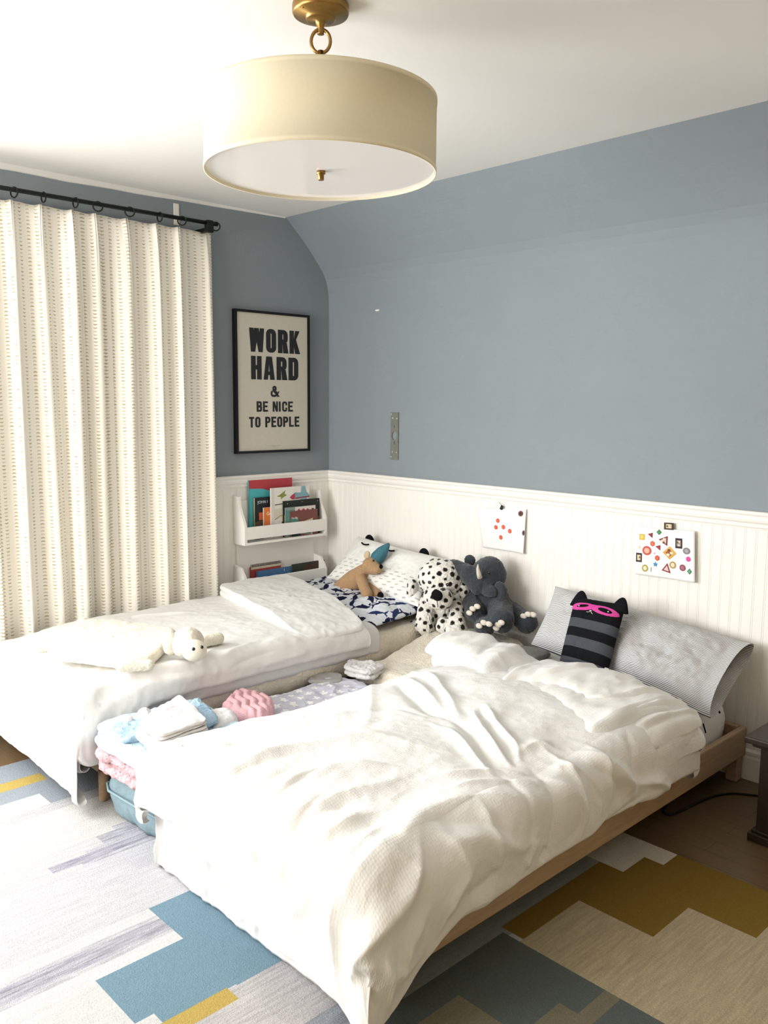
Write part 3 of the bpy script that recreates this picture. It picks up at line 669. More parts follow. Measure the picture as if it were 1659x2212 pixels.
def text_mesh(name, lines, T, m, parent, d=0.0006):
    """lines: (string, x centre, base y, width, height, stem)"""
    mb = MB(); k = 0
    for s, cx, y, w, h, t in lines:
        units = {'W': 1.45, 'I': t/(h*0.5) if h else .5, ' ': 0.55, 'K': 1.05, 'A': 1.08}; us = [units.get(c, 0.95 if c in 'ELT' else 1.0) for c in s]
        gap = 0.17; tot = sum(us)+gap*(len(s)-1); u = w/tot; x = cx-w/2
        for c, q in zip(s, us):
            if c != ' ':
                for k, pl in letter(c, x, y, q*u, h, t):
                    z = d+k*0.00005
                    mb.add([T @ Vector((a, b, z)) for a, b in pl], [tuple(range(len(pl)))])
            if c == ' ' : mb.build(name, m, parent); mb = MB()
            x += (q+gap)*u
    return mb.build(name, m, parent)
m_frame = mat('black_frame_lacquer', '#16171a', 0.35); m_paper = mat('kraft_poster_paper', '#d0cabb', 0.75, 0.03, 60); m_ink = mat('poster_ink', '#2b2d30', 0.7, 0.08, 60)
PY0, PY1, PZ0, PZ1 = -0.678, -0.167, 1.198, 1.974
TP = Matrix(((0, 0, 1, 0.0215), (1, 0, 0, PY0), (0, 1, 0, PZ0), (0, 0, 0, 1)))
t = thing('framed_poster', 'black framed poster of big block capitals beside the curtain', 'poster', (0.0, (PY0+PY1)/2, PZ0))
mb = MB(); f = 0.0135
for b in ((PY0, PY0+f, PZ0, PZ1), (PY1-f, PY1, PZ0, PZ1), (PY0+f, PY1-f, PZ0, PZ0+f), (PY0+f, PY1-f, PZ1-f, PZ1)):
    mb.box(0.001, 0.030, b[0], b[1], b[2], b[3])
mb.build('frame', m_frame, t)
MB().box(0.002, 0.0215, PY0+f, PY1-f, PZ0+f, PZ1-f).build('print', m_paper, t)
PW, PH = PY1-PY0, PZ1-PZ0
def pl(s, x0, x1, ytop, ybot, st): return (s, PW*(x0+x1)/2, PH*(1-ybot), PW*(x1-x0), PH*(ybot-ytop), PW*st)
for row in [pl('WORK', .185, .865, .120, .286, .062), pl('HARD', .205, .845, .314, .478, .062), pl('&', .460, .580, .520, .600, .030), pl('BE NICE', .272, .765, .632, .706, .026), pl('TO PEOPLE', .172, .855, .742, .817, .027)]:
    text_mesh('printed_word', [row], TP, m_ink, t)
mb = MB()
for a, b, y in ((.40, .60, .048), (.47, .53, .042)):
    mb.add([TP @ Vector((PW*q, PH*y+e, 0.0006)) for q, e in ((a, 0), (b, 0), (b, .0012), (a, .0012))], [(0, 1, 2, 3)])
mb.build('imprint_line', mat('pale_ink', '#8d8878', 0.8), t)

# ------------------------------------------------------------------ beds
m_pine = mat('pale_pine', '#b89c7e', 0.55, 0.16, 5, 0.08, 60, 0.002, stretch=(14, 1.2, 14))
m_white = mat('white_cotton', '#ebe9e6', 0.9, 0.0, 30, 0.10, 260, 0.002, spec=0.15)
m_white2 = mat('white_sheet_cotton', '#dfdddd', 0.9, 0.0, 30, 0.06, 300, 0.002, spec=0.15)
m_cream = mat('cream_fleece', '#ece3d2', 0.95, 0.10, 70, 0.7, 130, 0.008, spec=0.1, sheen=0.3)
def waffle():
    m = bpy.data.materials.new('white_waffle_cotton'); m.use_nodes = True; nt = m.node_tree; N = nt.nodes; L = nt.links; p = N['Principled BSDF']
    p.inputs['Base Color'].default_value = (*lin('#edebe8'), 1); p.inputs['Roughness'].default_value = 0.9; p.inputs['Specular IOR Level'].default_value = 0.15
    u = N.new('ShaderNodeUVMap'); mp = N.new('ShaderNodeMapping'); mp.inputs['Scale'].default_value = (130, 130, 1); L.new(u.outputs[0], mp.inputs['Vector'])
    v = N.new('ShaderNodeTexVoronoi'); v.inputs['Scale'].default_value = 1.0; v.inputs['Randomness'].default_value = 0.35; L.new(mp.outputs[0], v.inputs['Vector'])
    b = N.new('ShaderNodeBump'); b.inputs['Strength'].default_value = 0.22; b.inputs['Distance'].default_value = 0.004; L.new(v.outputs['Distance'], b.inputs['Height']); L.new(b.outputs[0], p.inputs['Normal'])
    return m
m_waffle = waffle()

t = thing('bed', 'low pine bed frame under the rumpled duvet nearest the camera', 'bed', (2.1, -1.0, 0), 'twin beds')
for n_, b in (('side_rail', (2.575, 2.600, -2.0, -0.022, 0.103, 0.221)), ('side_rail', (1.600, 1.625, -2.0, -0.022, 0.103, 0.221)), ('foot_rail', (1.626, 2.574, -2.0, -1.975, 0.103, 0.215)), ('head_rail', (1.626, 2.574, -0.047, -0.022, 0.103, 0.221))):
    MB().box(*b, 0.006).build(n_, m_pine, t)
for x, y in ((2.545, -0.075), (1.628, -0.075), (2.528, -1.972), (1.628, -1.972)):
    MB().box(x, x+0.045, y, y+0.05, 0.0145 if y < -1 else 0.0, 0.16, 0.004).build('leg', m_pine, t)
MB().box(1.63, 2.57, -1.97, -0.05, 0.105, 0.122).build('slat_base', m_pine, t)
# low mattress with black scribble print
m_scrib = mat('scribble_print_sheet', None, 0.9, attr='col', spec=0.1)
def scribble(Q):
    c = np.tile(np.array(lin('#e8e6e4')), (Q.shape[0]*Q.shape[1], 1)); q = Q.reshape(-1, 3)
    rng = np.random.RandomState(3)
    for k in range(60):
        if k < 26: p0 = np.array([2.53+rng.uniform(-.06, .06), rng.uniform(-0.75, -0.08), rng.uniform(.2, .36)])
        else: p0 = np.array([rng.uniform(1.65, 2.55), rng.uniform(-0.7, -0.1), .35])
        d = rng.normal(size=3); d /= np.linalg.norm(d); L = rng.uniform(.012, .035); s = np.clip((q-p0) @ d, -L, L); c[np.linalg.norm(q-p0-s[:, None]*d, axis=1) < rng.uniform(.006, .010)] = lin('#141416')
    return c.reshape(Q.shape)
tag(slab('mattress', [(1.632, -1.972), (2.568, -1.972), (2.568, -0.055), (1.632, -0.055)], 0.124, 0.235, m_scrib, None, r=0.05, wr=0.003, nu=220, nv=120, colfn=scribble, p=14), 'mattress in a white sheet with black scribbles, in the pine bed below the striped pillow', 'mattress')

t = thing('bed', 'low bed on short wooden legs beside the curtain, under the flat white duvet', 'bed', (0.6, -1.0, 0), 'twin beds')
for n_, b in (('side_rail', (1.045, 1.068, -1.98, -0.022, 0.10, 0.20)), ('side_rail', (0.162, 0.185, -1.98, -0.022, 0.10, 0.20)), ('foot_rail', (0.186, 1.044, -1.98, -1.955, 0.10, 0.20)), ('head_rail', (0.186, 1.044, -0.047, -0.022, 0.10, 0.20))):
    MB().box(*b, 0.005).build(n_, m_pine, t)
for x, y in ((1.062, -1.985), (0.20, -1.955), (1.03, -0.07), (0.20, -0.07)):
    zf = 0.0145 if y < -1 else 0.0
    MB().lathe([(0.0, zf), (0.016, zf), (0.0175, zf+0.004), (0.0175, 0.098), (0.0175, 0.13), (0.0, 0.13)], (x, y, 0), 28, caps=False).build('leg', m_pine, t, True, 1e-6)
MB().box(0.187, 1.043, -1.95, -0.05, 0.103, 0.122).build('slat_base', m_pine, t)
tag(slab('mattress', [(0.165, -2.0), (1.095, -2.0), (1.095, -0.03), (0.165, -0.03)], 0.21, 0.185, m_cream, None, r=0.05, wr=0.007, nu=180, nv=80, wsc=9, p=14), 'thick mattress in cream fleece showing along the side of the bed by the curtain', 'mattress')

# ------------------------------------------------------------------ duvets
R_RIGHT = [
    (0.05, 0.03, 0.3, [(0.299, -0.107), (0.27, 0.072), (0.317, 0.229), (0.388, 0.372), (0.528, 0.437)]),
    (0.028, 0.02, -0.2, [(0.47, -0.078), (0.453, 0.036), (0.478, 0.176), (0.563, 0.279)]),
    (0.04, 0.022, 0, [(0.27, -0.278), (0.277, -0.164), (0.274, -0.085), (0.299, -0.024)]),
    (0.03, -0.02, 0, [(0.209, -0.185), (0.242, -0.267), (0.313, -0.346)]),
    (0.036, 0.028, 0, [(0.306, -0.364), (0.31, -0.253), (0.331, -0.139), (0.338, -0.067)]),
    (0.045, 0.022, 0.2, [(0.431, -0.321), (0.524, -0.175), (0.574, -0.06), (0.603, 0.09), (0.631, 0.226)]),
    (0.04, 0.02, 0, [(0.542, -0.328), (0.624, -0.164), (0.678, -0.049), (0.703, 0.076)]),
    (0.035, -0.016, 0, [(0.578, -0.185), (0.617, -0.06), (0.642, 0.083)]),
    (0.026, 0.04, 0.3, [(0.878, -0.292), (0.925, -0.153), (0.935, -0.042), (0.917, 0.022), (0.882, 0.065)]),
    (0.05, 0.02, 0, [(0.771, -0.285), (0.81, -0.175), (0.828, -0.067), (0.807, 0.054)]),
    (0.06, 0.034, 0.2, [(0.867, -0.082), (0.835, 0.036), (0.803, 0.176), (0.824, 0.308), (0.892, 0.447), (0.939, 0.612)]),
    (0.03, -0.018, 0, [(0.832, 0.158), (0.889, 0.265), (0.964, 0.365)]),
    (0.03, 0.02, 0, [(0.903, 0.144), (0.928, 0.262), (1.0, 0.397), (0.989, 0.462)]),
    (0.034, -0.034, 0, [(0.034, 0.816), (0.302, 0.691), (0.417, 0.673)]),
    (0.03, 0.028, 0, [(-0.062, 0.844), (0.088, 0.837), (0.285, 0.744), (0.377, 0.691)]),
    (0.026, 0.024, 0, [(-0.059, 0.991), (0.116, 0.923), (0.317, 0.794), (0.428, 0.716)]),
    (0.022, -0.02, 0, [(0.417, 0.673), (0.538, 0.64), (0.685, 0.555), (0.778, 0.505)]),
    (0.02, 0.022, 0, [(0.42, 0.598), (0.549, 0.576), (0.685, 0.512), (0.774, 0.462)]),
    (0.02, 0.026, 0, [(0.456, 0.762), (0.567, 0.676), (0.681, 0.608), (0.76, 0.569)]),
    (0.016, -0.022, 0, [(0.453, 0.798), (0.585, 0.694), (0.706, 0.619), (0.764, 0.59)]),
    (0.018, 0.024, 0, [(0.46, 0.826), (0.606, 0.719), (0.703, 0.669), (0.757, 0.619)]),
    (0.022, 0.02, 0.2, [(0.731, 0.651), (0.739, 0.733), (0.785, 0.762)]),
    (0.024, 0.022, 0, [(0.678, 0.294), (0.731, 0.415), (0.785, 0.515), (0.86, 0.569)]),
    (0.02, 0.018, 0, [(0.757, 0.269), (0.785, 0.383), (0.835, 0.483), (0.903, 0.573)]),
    (0.022, 0.022, 0, [(0.832, 0.662), (0.903, 0.733), (0.985, 0.78), (1.078, 0.783)]),
    (0.02, 0.02, 0, [(0.864, 0.58), (0.932, 0.651), (1.01, 0.698), (1.078, 0.676)]),
    (0.018, -0.018, 0, [(0.871, 0.694), (0.942, 0.755), (1.039, 0.801)]),
    (0.03, 0.032, -0.2, [(0.828, 0.794), (0.914, 0.859), (1.003, 0.948), (1.089, 0.991)]),
    (0.02, -0.016, 0, [(0.896, 0.78), (0.989, 0.88), (1.089, 0.926)]),
    (0.022, 0.02, 0, [(0.975, 0.905), (1.035, 1.012), (1.057, 1.173)]),
    (0.018, 0.022, 0, [(1.035, 1.055), (1.103, 1.198), (1.103, 1.044)]),
    (0.02, -0.018, 0, [(1.078, 1.034), (1.1, 0.887), (1.1, 0.78)]),
    (0.024, 0.024, 0, [(0.989, 0.462), (1.032, 0.444), (1.071, 0.412)]),
    (0.02, -0.016, 0, [(1.043, 0.526), (1.082, 0.494)]),
    (0.028, 0.024, 0, [(0.985, 0.19), (1.018, 0.133), (1.043, 0.094)]),
    (0.022, -0.016, 0, [(1.01, 0.304), (1.043, 0.258), (1.05, 0.187)]),
    (0.026, 0.022, 0, [(0.989, 0.033), (1.0, -0.017), (1.025, -0.042)]),
    (0.02, 0.02, 0, [(0.96, -0.121), (1.018, -0.092), (1.064, -0.096)]),
    (0.022, -0.024, 0, [(0.892, -0.278), (0.985, -0.192), (1.043, -0.128)]),
    (0.02, 0.022, 0, [(0.907, -0.239), (1.007, -0.092), (1.053, 0.019)]),
    (0.03, 0.018, 0, [(0.664, -0.31), (0.714, -0.21), (0.728, -0.132)]),
    (0.026, -0.014, 0, [(0.746, -0.282), (0.789, -0.185), (0.803, -0.124)]),
    (0.03, 0.02, 0, [(0.052, -0.296), (0.081, -0.185), (0.095, -0.096), (0.124, -0.007)]),
    (0.024, 0.022, 0, [(0.124, -0.428), (0.167, -0.289), (0.174, -0.171)]),
    (0.02, -0.022, 0, [(0.049, -0.428), (0.113, -0.428), (0.184, -0.425)]),
    (0.04, 0.014, 0, [(0.106, 0.237), (0.134, 0.444), (0.184, 0.63)]),
    (0.03, 0.014, 0, [(0.213, 0.315), (0.267, 0.455), (-0.352, 1.037)]),
    (0.022, -0.012, 0, [(0.142, 0.501), (0.234, 0.615), (0.367, 0.637)]),
]
R_LEFT = [
    (0.03, 0.022, 0, [(0.552, -0.291), (0.602, -0.195), (0.646, -0.122), (0.675, -0.066)]),
    (0.026, 0.02, 0, [(0.288, -0.367), (0.372, -0.238), (0.468, -0.119)]),
    (0.024, -0.018, 0, [(0.424, -0.327), (0.5, -0.225), (0.573, -0.122)]),
    (0.026, 0.024, 0, [(0.782, -0.334), (0.849, -0.215), (0.878, -0.086), (0.861, 0.01)]),
    (0.024, -0.02, 0, [(0.695, -0.304), (0.75, -0.198), (0.791, -0.096)]),
    (0.034, 0.02, 0, [(0.922, -0.311), (0.948, -0.096), (0.913, -0.013), (0.907, 0.06)]),
    (0.04, 0.022, 0.2, [(0.8, 0.01), (0.823, 0.142), (0.878, 0.264), (0.91, 0.403)]),
    (0.024, -0.014, 0, [(0.867, 0.099), (0.91, 0.225), (0.931, 0.374)]),
    (0.026, 0.018, 0, [(0.902, 0.02), (0.922, 0.155), (0.942, 0.301), (0.957, 0.459)]),
    (0.02, 0.016, 0, [(0.916, 0.38), (0.878, 0.446), (0.814, 0.522)]),
    (0.022, 0.014, 0, [(0.899, 0.506), (0.87, 0.598), (0.838, 0.724)]),
    (0.02, -0.012, 0, [(0.951, 0.535), (0.931, 0.641), (0.922, 0.773)]),
    (0.02, 0.014, 0, [(0.977, 0.658), (0.971, 0.79), (0.966, 0.929)]),
    (0.018, 0.012, 0, [(0.867, 0.757), (0.872, 0.833), (0.916, 0.916)]),
    (0.03, 0.014, 0, [(-0.006, 0.314), (0.104, 0.301), (0.221, 0.248)]),
    (0.022, 0.012, 0, [(0.09, 0.522), (0.145, 0.651), (0.25, 0.783)]),
    (0.024, 0.018, 0, [(0.264, -0.198), (0.337, -0.119), (0.413, -0.046)]),
]
rs_ = np.random.RandomState(8); side_folds = []
for k in range(9):
    b = 0.02+k*0.14+rs_.uniform(-.02, .02); s_ = rs_.uniform(-.06, .06)
    side_folds.append((rs_.uniform(.014, .024), rs_.choice([.012, .016, -.012]), rs_.uniform(-.3, .3), [(0.855-rs_.uniform(-.03, .10), b-s_), (0.90, b), (0.98, b+s_*.6), (1.07, b+s_)]))
for k in range(9):
    a = 0.05+k*0.09+rs_.uniform(-.02, .02); s_ = rs_.uniform(-.05, .05)
    side_folds.append((rs_.uniform(.016, .026), rs_.choice([.016, -.014]), 0, [(a-s_, 0.02+rs_.uniform(0, .12)), (a, -.10), (a+s_, -.24), (a+1.5*s_, -.38)]))
t = thing('duvet', 'rumpled white waffle duvet spilling over the foot of the pine bed', 'duvet', (2.1, -1.3, 0.3), 'white duvets')
drape('duvet_body', DRAPE_RIGHT, R_RIGHT + [*side_folds, (0.24, 0.045, 0, [(-0.10, 0.40), (-0.08, -0.30)])], m_waffle, t, 330, 420, wr=(0.012, 0.0028, 0.0008), seed=2)
roll('lower_fold', [(1.60, -0.80), (1.80, -0.86), (2.06, -0.97), (2.25, -0.96), (2.42, -1.00), (2.56, -1.07), (2.64, -1.09)], [(1.60, -0.52), (1.84, -0.56), (2.08, -0.56), (2.28, -0.55), (2.46, -0.53), (2.58, -0.52), (2.66, -0.50)],
     lambda s: 0.40-0.13*np.clip((s-.78)/.22, 0, 1), lambda s: 0.075+0.01*s, m_waffle, t, wr=0.009, seed=21, p=2.3, ridges=[(0.03, 0.014, 0, [(0.1, .75), (.4, .8), (.8, .85)]), (0.03, -0.014, 0, [(0.1, .82), (.4, .87), (.8, .92)])])
roll('turned_back_fold', [(1.545, -0.80), (1.66, -0.775), (1.82, -0.83), (2.03, -0.945), (2.13, -0.885), (2.26, -0.83), (2.42, -0.855), (2.55, -0.90), (2.645, -0.87)], [(1.50, -0.58), (1.60, -0.505), (1.80, -0.53), (2.02, -0.56), (2.16, -0.545), (2.30, -0.53), (2.44, -0.51), (2.57, -0.50), (2.66, -0.52)],
     lambda s: 0.425-0.075*np.clip((s-.62)/.38, 0, 1)**1.2, lambda s: 0.085-0.02*np.exp(-((s-.38)/.08)**2), m_waffle, t, wr=0.010, seed=12, p=2.4, n=150, k=90,
     ridges=[(0.035, 0.030, 0, [(0.1, .44), (.35, .41), (.6, .39), (.9, .42)]), (0.03, -0.034, 0, [(0.15, .385), (.45, .37), (.85, .34)]), (0.03, 0.026, 0, [(0.1, .34), (.5, .31), (.9, .27)]), (0.025, -0.020, 0, [(.3, .27), (.6, .24), (.9, .20)]), (0.03, 0.018, 0, [(0.2, .50), (.5, .55), (.9, .56)]),
             (0.025, 0.016, 0, [(.4, .12), (.6, .18), (.85, .20)]), (0.02, 0.022, 0, [(0.2, .70), (.4, .77), (.7, .80)]), (0.02, -0.026, 0, [(0.25, .76), (.45, .82), (.7, .85)]), (0.02, 0.026, 0, [(0.15, .80), (.4, .86), (.8, .885)]), (0.016, -0.022, 0, [(.2, .86), (.5, .90), (.8, .92)]), (0.018, 0.02, 0, [(.2, .90), (.5, .935), (.8, .95)]), (0.015, -0.015, 0, [(.3, .94), (.8, .965)])])
t = thing('duvet', 'flat white duvet on the bed by the curtain, folded back at its head end', 'duvet', (0.6, -1.3, 0.3), 'white duvets')
drape('duvet_body', DRAPE_LEFT, R_LEFT, m_white, t, 260, 400, wr=(0.008, 0.0035, 0.0010), seed=31)
o = slab('folded_end', [(0.175, -0.93), (1.10, -1.08), (1.12, -0.70), (0.19, -0.47)], 0.468, 0.060, m_white, t, wr=0.005, seed=8, nu=90, nv=60, layers=2, wsc=8, p=9,
     sag=lambda X, Y: -0.075*np.clip((X-0.75)/0.4, 0, 1)**1.3+0.012*np.exp(-((X-0.3)/0.3)**2))
DS = dict(pn=4.0, rect=(0.19, 1.035, -1.985, -0.66), edges=[(0.03, 0.10), (0.065, 0.125), (0.10, 0.24), (0.04, 0.06)], ztop=lambda s, t: 0.452+0*s-0.03*np.exp(-(t/0.12)**2))
tag(drape('flat_sheet', DS, [(0.02, 0.012, 0, [(0.97, .2), (.97, .5), (.96, .8)]), (0.02, -0.012, 0, [(1.0, .1), (1.0, .4)]), (0.03, 0.02, 0, [(.85, -.2), (.9, -.35)]), (0.03, 0.02, 0, [(.2, -.2), (.25, -.4)])], m_white2, None, 150, 200, wr=(0.004, 0.005, 0.002), seed=44), 'thin white flat sheet showing below the hem of the duvet by the curtain', 'sheet')

# crumpled sheet hanging at the foot of the pine bed
DS2 = dict(rect=(1.66, 2.5, -1.965, -1.2), edges=[(0.05, 0.26), (0.03, 0.05), (0.09, 0.345), (0.03, 0.03)], ztop=lambda s, t: 0.372+0*s)
t = thing('bed_sheet', 'crumpled white sheet hanging below the duvet at the foot of the pine bed', 'sheet', (2.0, -2.05, 0.2))
rr = [(0.022, 0.022 if k % 2 else -0.016, 0.2, [(-.14+.055*k+random.uniform(-.01, .01), -.10), (-.13+.052*k+random.uniform(-.02, .02), -.24), (-.12+.05*k+random.uniform(-.03, .03), -.42)]) for k in range(8)]
rr += [(0.016, 0.012, 0, [(.3+.09*k, -.2), (.31+.085*k, -.4)]) for k in range(6)]
drape('sheet', DS2, rr, m_white2, t, 190, 150, wr=(0.008, 0.007, 0.0015), seed=51)

# ------------------------------------------------------------------ pillows
m_pcol = mat('printed_pillow_cotton', None, 0.9, 0.0, attr='col', bump=0.08, bscale=300, bdist=0.002, spec=0.1)
m_black = mat('black_felt', '#131315', 0.95, 0.1, 90, 0.3, 200, 0.003, spec=0.1)
WHT = np.array(lin('#ecebe7'))
def dashes(u, v):
    c = np.broadcast_to(WHT, u.shape+(3,)).copy(); r = np.floor(v/0.075); fu = (u/0.082+0.5*(r % 2)) % 1; fv = (v/0.075) % 1
    k = (v < 0.47) & (np.abs(fu-0.5) < 0.24) & (np.abs(fv-0.5-(fu-0.5)*0.45) < 0.13); c[k] = lin('#b9b7b2'); return c
t = thing('panda_pillow', 'white pillow with black round ears and closed sleepy eyes against the wall', 'pillow', (0.65, -0.2, 0.45))
pp = Pad((0.3497, -0.3100, 0.5117), (1.0626, -0.3100, 0.4722), (0.9855, -0.0850, 0.6872), (0.3529, -0.0850, 0.7237), 0.062, pinch=0.07, wr=0.004, seed=4, face=(0, -1, .4))
pp.mesh('pillow_case', m_pcol, t, 190, 150, dashes)
for e in ((0.4543, -0.0850, 0.7041), (0.8794, -0.0850, 0.6825)):
    MB().ball(e, (0.036, 0.016, 0.040), 20).build('ear', m_black, t, True)
for u0, v0 in ((0.24, 0.80), (0.56, 0.815)):
    q = [pp.at(np.array([u0+a]), np.array([v0-0.035*math.sin(math.pi*(a+0.05)/0.1)**0.7 if 0 <= (a+.05)/.1 <= 1 else v0]), 1, 0.006)[0] for a in np.linspace(-0.049, 0.049, 9)]
    MB().tube(q, 0.0042, 8).build('eye', m_black, t, True)
def sharks(u, v):
    c = np.broadcast_to(np.array(lin('#dde1e8')), u.shape+(3,)).copy(); rng = np.random.RandomState(11); x = u; y = v
    for j in range(8):
        for i in range(14):
            cx = (i+0.5*(j % 2)+rng.uniform(-.12, .12))*0.100; cy = (j+rng.uniform(-.12, .12))*0.080; a = rng.choice([0.5, -0.6, 2.4, 3.6, 1.2])+rng.uniform(-.3, .3); s = 0.098
            dx, dy = (x-cx)/s, (y-cy)/s; p = dx*math.cos(a)+dy*math.sin(a); q = -dx*math.sin(a)+dy*math.cos(a)
            k = ((p > -.5) & (p < .5) & (np.abs(q-.03*p) < .19*(1-(p/.5)**2)**0.8*(0.75+.5*p))) | ((p > -.66) & (p < -.42) & (np.abs(q) < .02+(-.42-p)*1.1) & (np.abs(q) > (-.54-p)*1.4)) | ((p > -.12) & (p < .14) & (q > .05) & (q < .06+(.14-p)*1.0) & (p > -.12+.25*(q-.1)))
            c[k] = lin('#1c2140' if rng.rand() < .8 else '#2b3a63')
    return c
sp = Pad((0.13, -0.52, 0.440), (1.07, -0.62, 0.432), (1.06, -0.12, 0.452), (0.13, -0.08, 0.455), 0.050, pinch=0.04, wr=0.006, seed=9, face=(0, 0, 1))
tag(sp.mesh('shark_pillow', m_pcol, None, 330, 170, sharks, (0.93, 0.47)), 'white pillow printed with navy sharks, lying flat under the tan plush bear', 'pillow')
def stripes_mat():
    m = bpy.data.materials.new('navy_ticking_stripe'); m.use_nodes = True; nt = m.node_tree; N = nt.nodes; L = nt.links; p = N['Principled BSDF']; p.inputs['Roughness'].default_value = 0.9; p.inputs['Specular IOR Level'].default_value = 0.1
    u = N.new('ShaderNodeUVMap'); s = N.new('ShaderNodeSeparateXYZ'); L.new(u.outputs[0], s.inputs[0])
    a = N.new('ShaderNodeMath'); a.operation = 'MULTIPLY'; a.inputs[1].default_value = 66; L.new(s.outputs[1], a.inputs[0])
    f = N.new('ShaderNodeMath'); f.operation = 'FRACT'; L.new(a.outputs[0], f.inputs[0]); g = N.new('ShaderNodeMath'); g.operation = 'LESS_THAN'; g.inputs[1].default_value = 0.40; L.new(f.outputs[0], g.inputs[0])
    x = N.new('ShaderNodeMix'); x.data_type = 'RGBA'; x.inputs['A'].default_value = (*lin('#e9e8e4'), 1); x.inputs['B'].default_value = (*lin('#4a5166'), 1); L.new(g.outputs[0], x.inputs['Factor']); L.new(x.outputs['Result'], p.inputs['Base Color'])
    return m
pl_ = Pad((1.7475, -0.3100, 0.4290), (2.6207, -0.4000, 0.3568), (2.6269, -0.0800, 0.5726), (1.7131, -0.0850, 0.6536), 0.085, pinch=0.035, wr=0.0065, seed=14, open_right=0.42, n=3.4, face=(0, -1, .4))
tag(pl_.mesh('striped_pillow', stripes_mat(), None, 150, 110), 'long pillow in a navy and white ticking stripe case, open at its right end', 'pillow')
# plush cat cushion in a pink mask
t = thing('cat_cushion', 'black and grey striped cat cushion in a pink mask on the striped pillow', 'cushion', (2.02, -0.33, 0.42))
def catc(u, v):
    c = np.broadcast_to(np.array(lin('#17181b')), u.shape+(3,)).copy(); k = (v < 0.10) | ((v > 0.245) & (v < 0.395)) | ((v > 0.525) & (v < 0.66)); c[k] = lin('#4a4d54'); return c
m_knit = mat('wool_knit', None, 0.95, 0.10, 160, 0.4, 220, 0.003, attr='col', spec=0.1)
cp = Pad((1.9792, -0.4250, 0.4221), (2.2023, -0.4250, 0.4132), (2.1834, -0.2700, 0.6804), (1.9458, -0.2700, 0.6741), 0.045, pinch=0.02, wr=0.0025, seed=6, n=3.5, face=(0, -1, .4))
cp.mesh('body', m_knit, t, 90, 130, catc)
m_blk = mat('black_wool', '#17181b', 0.95, 0.1, 160, 0.4, 220, 0.003, spec=0.1)
X1 = V3(cp.c[2]-cp.c[3]); X1 /= np.linalg.norm(X1); X2 = V3(cp.c[3]-cp.c[0]); X2 /= np.linalg.norm(X2)
for u0, du in ((0.115, -0.2), (0.90, 0.22)):
    b = cp.at(np.array([u0]), np.array([0.955]), 0)[0]; pts = [b+X2*k*0.062+X1*du*0.03*k-X2*0.02 for k in np.linspace(0, 1.0, 9)]
    mb = MB(); mb.tube(pts, [0.034*(1-k)**0.55+0.006*(k < 1)*(1-k)+0.004 for k in np.linspace(0, 0.99, 9)], 16)
    c0 = V3(b); V = np.array(mb.v); d = (V-c0) @ cp.N; mb.v = [tuple(q) for q in V-0.55*np.outer(d, cp.N)]
    mb.build('ear', m_blk, t, True)
def mask_in(u, v):
    def el(cx, cy, rx, ry, a):
        dx = u-cx; dy = (v-cy)*1.35; p = dx*math.cos(a)+dy*math.sin(a); q = -dx*math.sin(a)+dy*math.cos(a); return (p/rx)**2+(q/ry)**2 < 1
    m = el(.27, .835, .25, .082, .14) | el(.71, .835, .27, .085, -.10) | ((np.abs(u-.48) < .14) & (np.abs(v-.862) < .032))
    return m & ~el(.28, .845, .125, .032, .22) & ~el(.73, .838, .14, .042, -.14)
mk = cp.decal('mask', mask_in, 0.0, 1.0, 0.72, 0.96, 150, 60, mat('pink_felt', '#d0489a', 0.9, 0.08, 120, 0.2, 200, 0.002), t, 0.0022)
m_thread = mat('white_thread', '#e8e6e2', 0.8)
for u0, v0 in ((0.20, 0.838), (0.80, 0.830)):
    MB().ball(cp.at(np.array([u0]), np.array([v0]), 1, 0.003)[0], 0.0030, 12).build('eye', m_thread, mk, True)
for q in ([(.445, .795), (.47, .788), (.485, .78), (.50, .765), (.53, .752)], [(.46, .80), (.50, .795)], [(.40, .765), (.44, .768), (.465, .78)]):
    MB().tube([cp.at(np.array([a]), np.array([b]), 1, 0.003)[0] for a, b in q], 0.0010, 6).build('mouth_stitch', m_thread, t, True)
q = V3((2.2305, -0.4700, 0.4524)); MB().box(q[0]-0.009, q[0]+0.009, q[1]-0.004, q[1]-0.002, q[2]-0.02, q[2]+0.018, 0.0008).build('care_tag', m_white2, t)

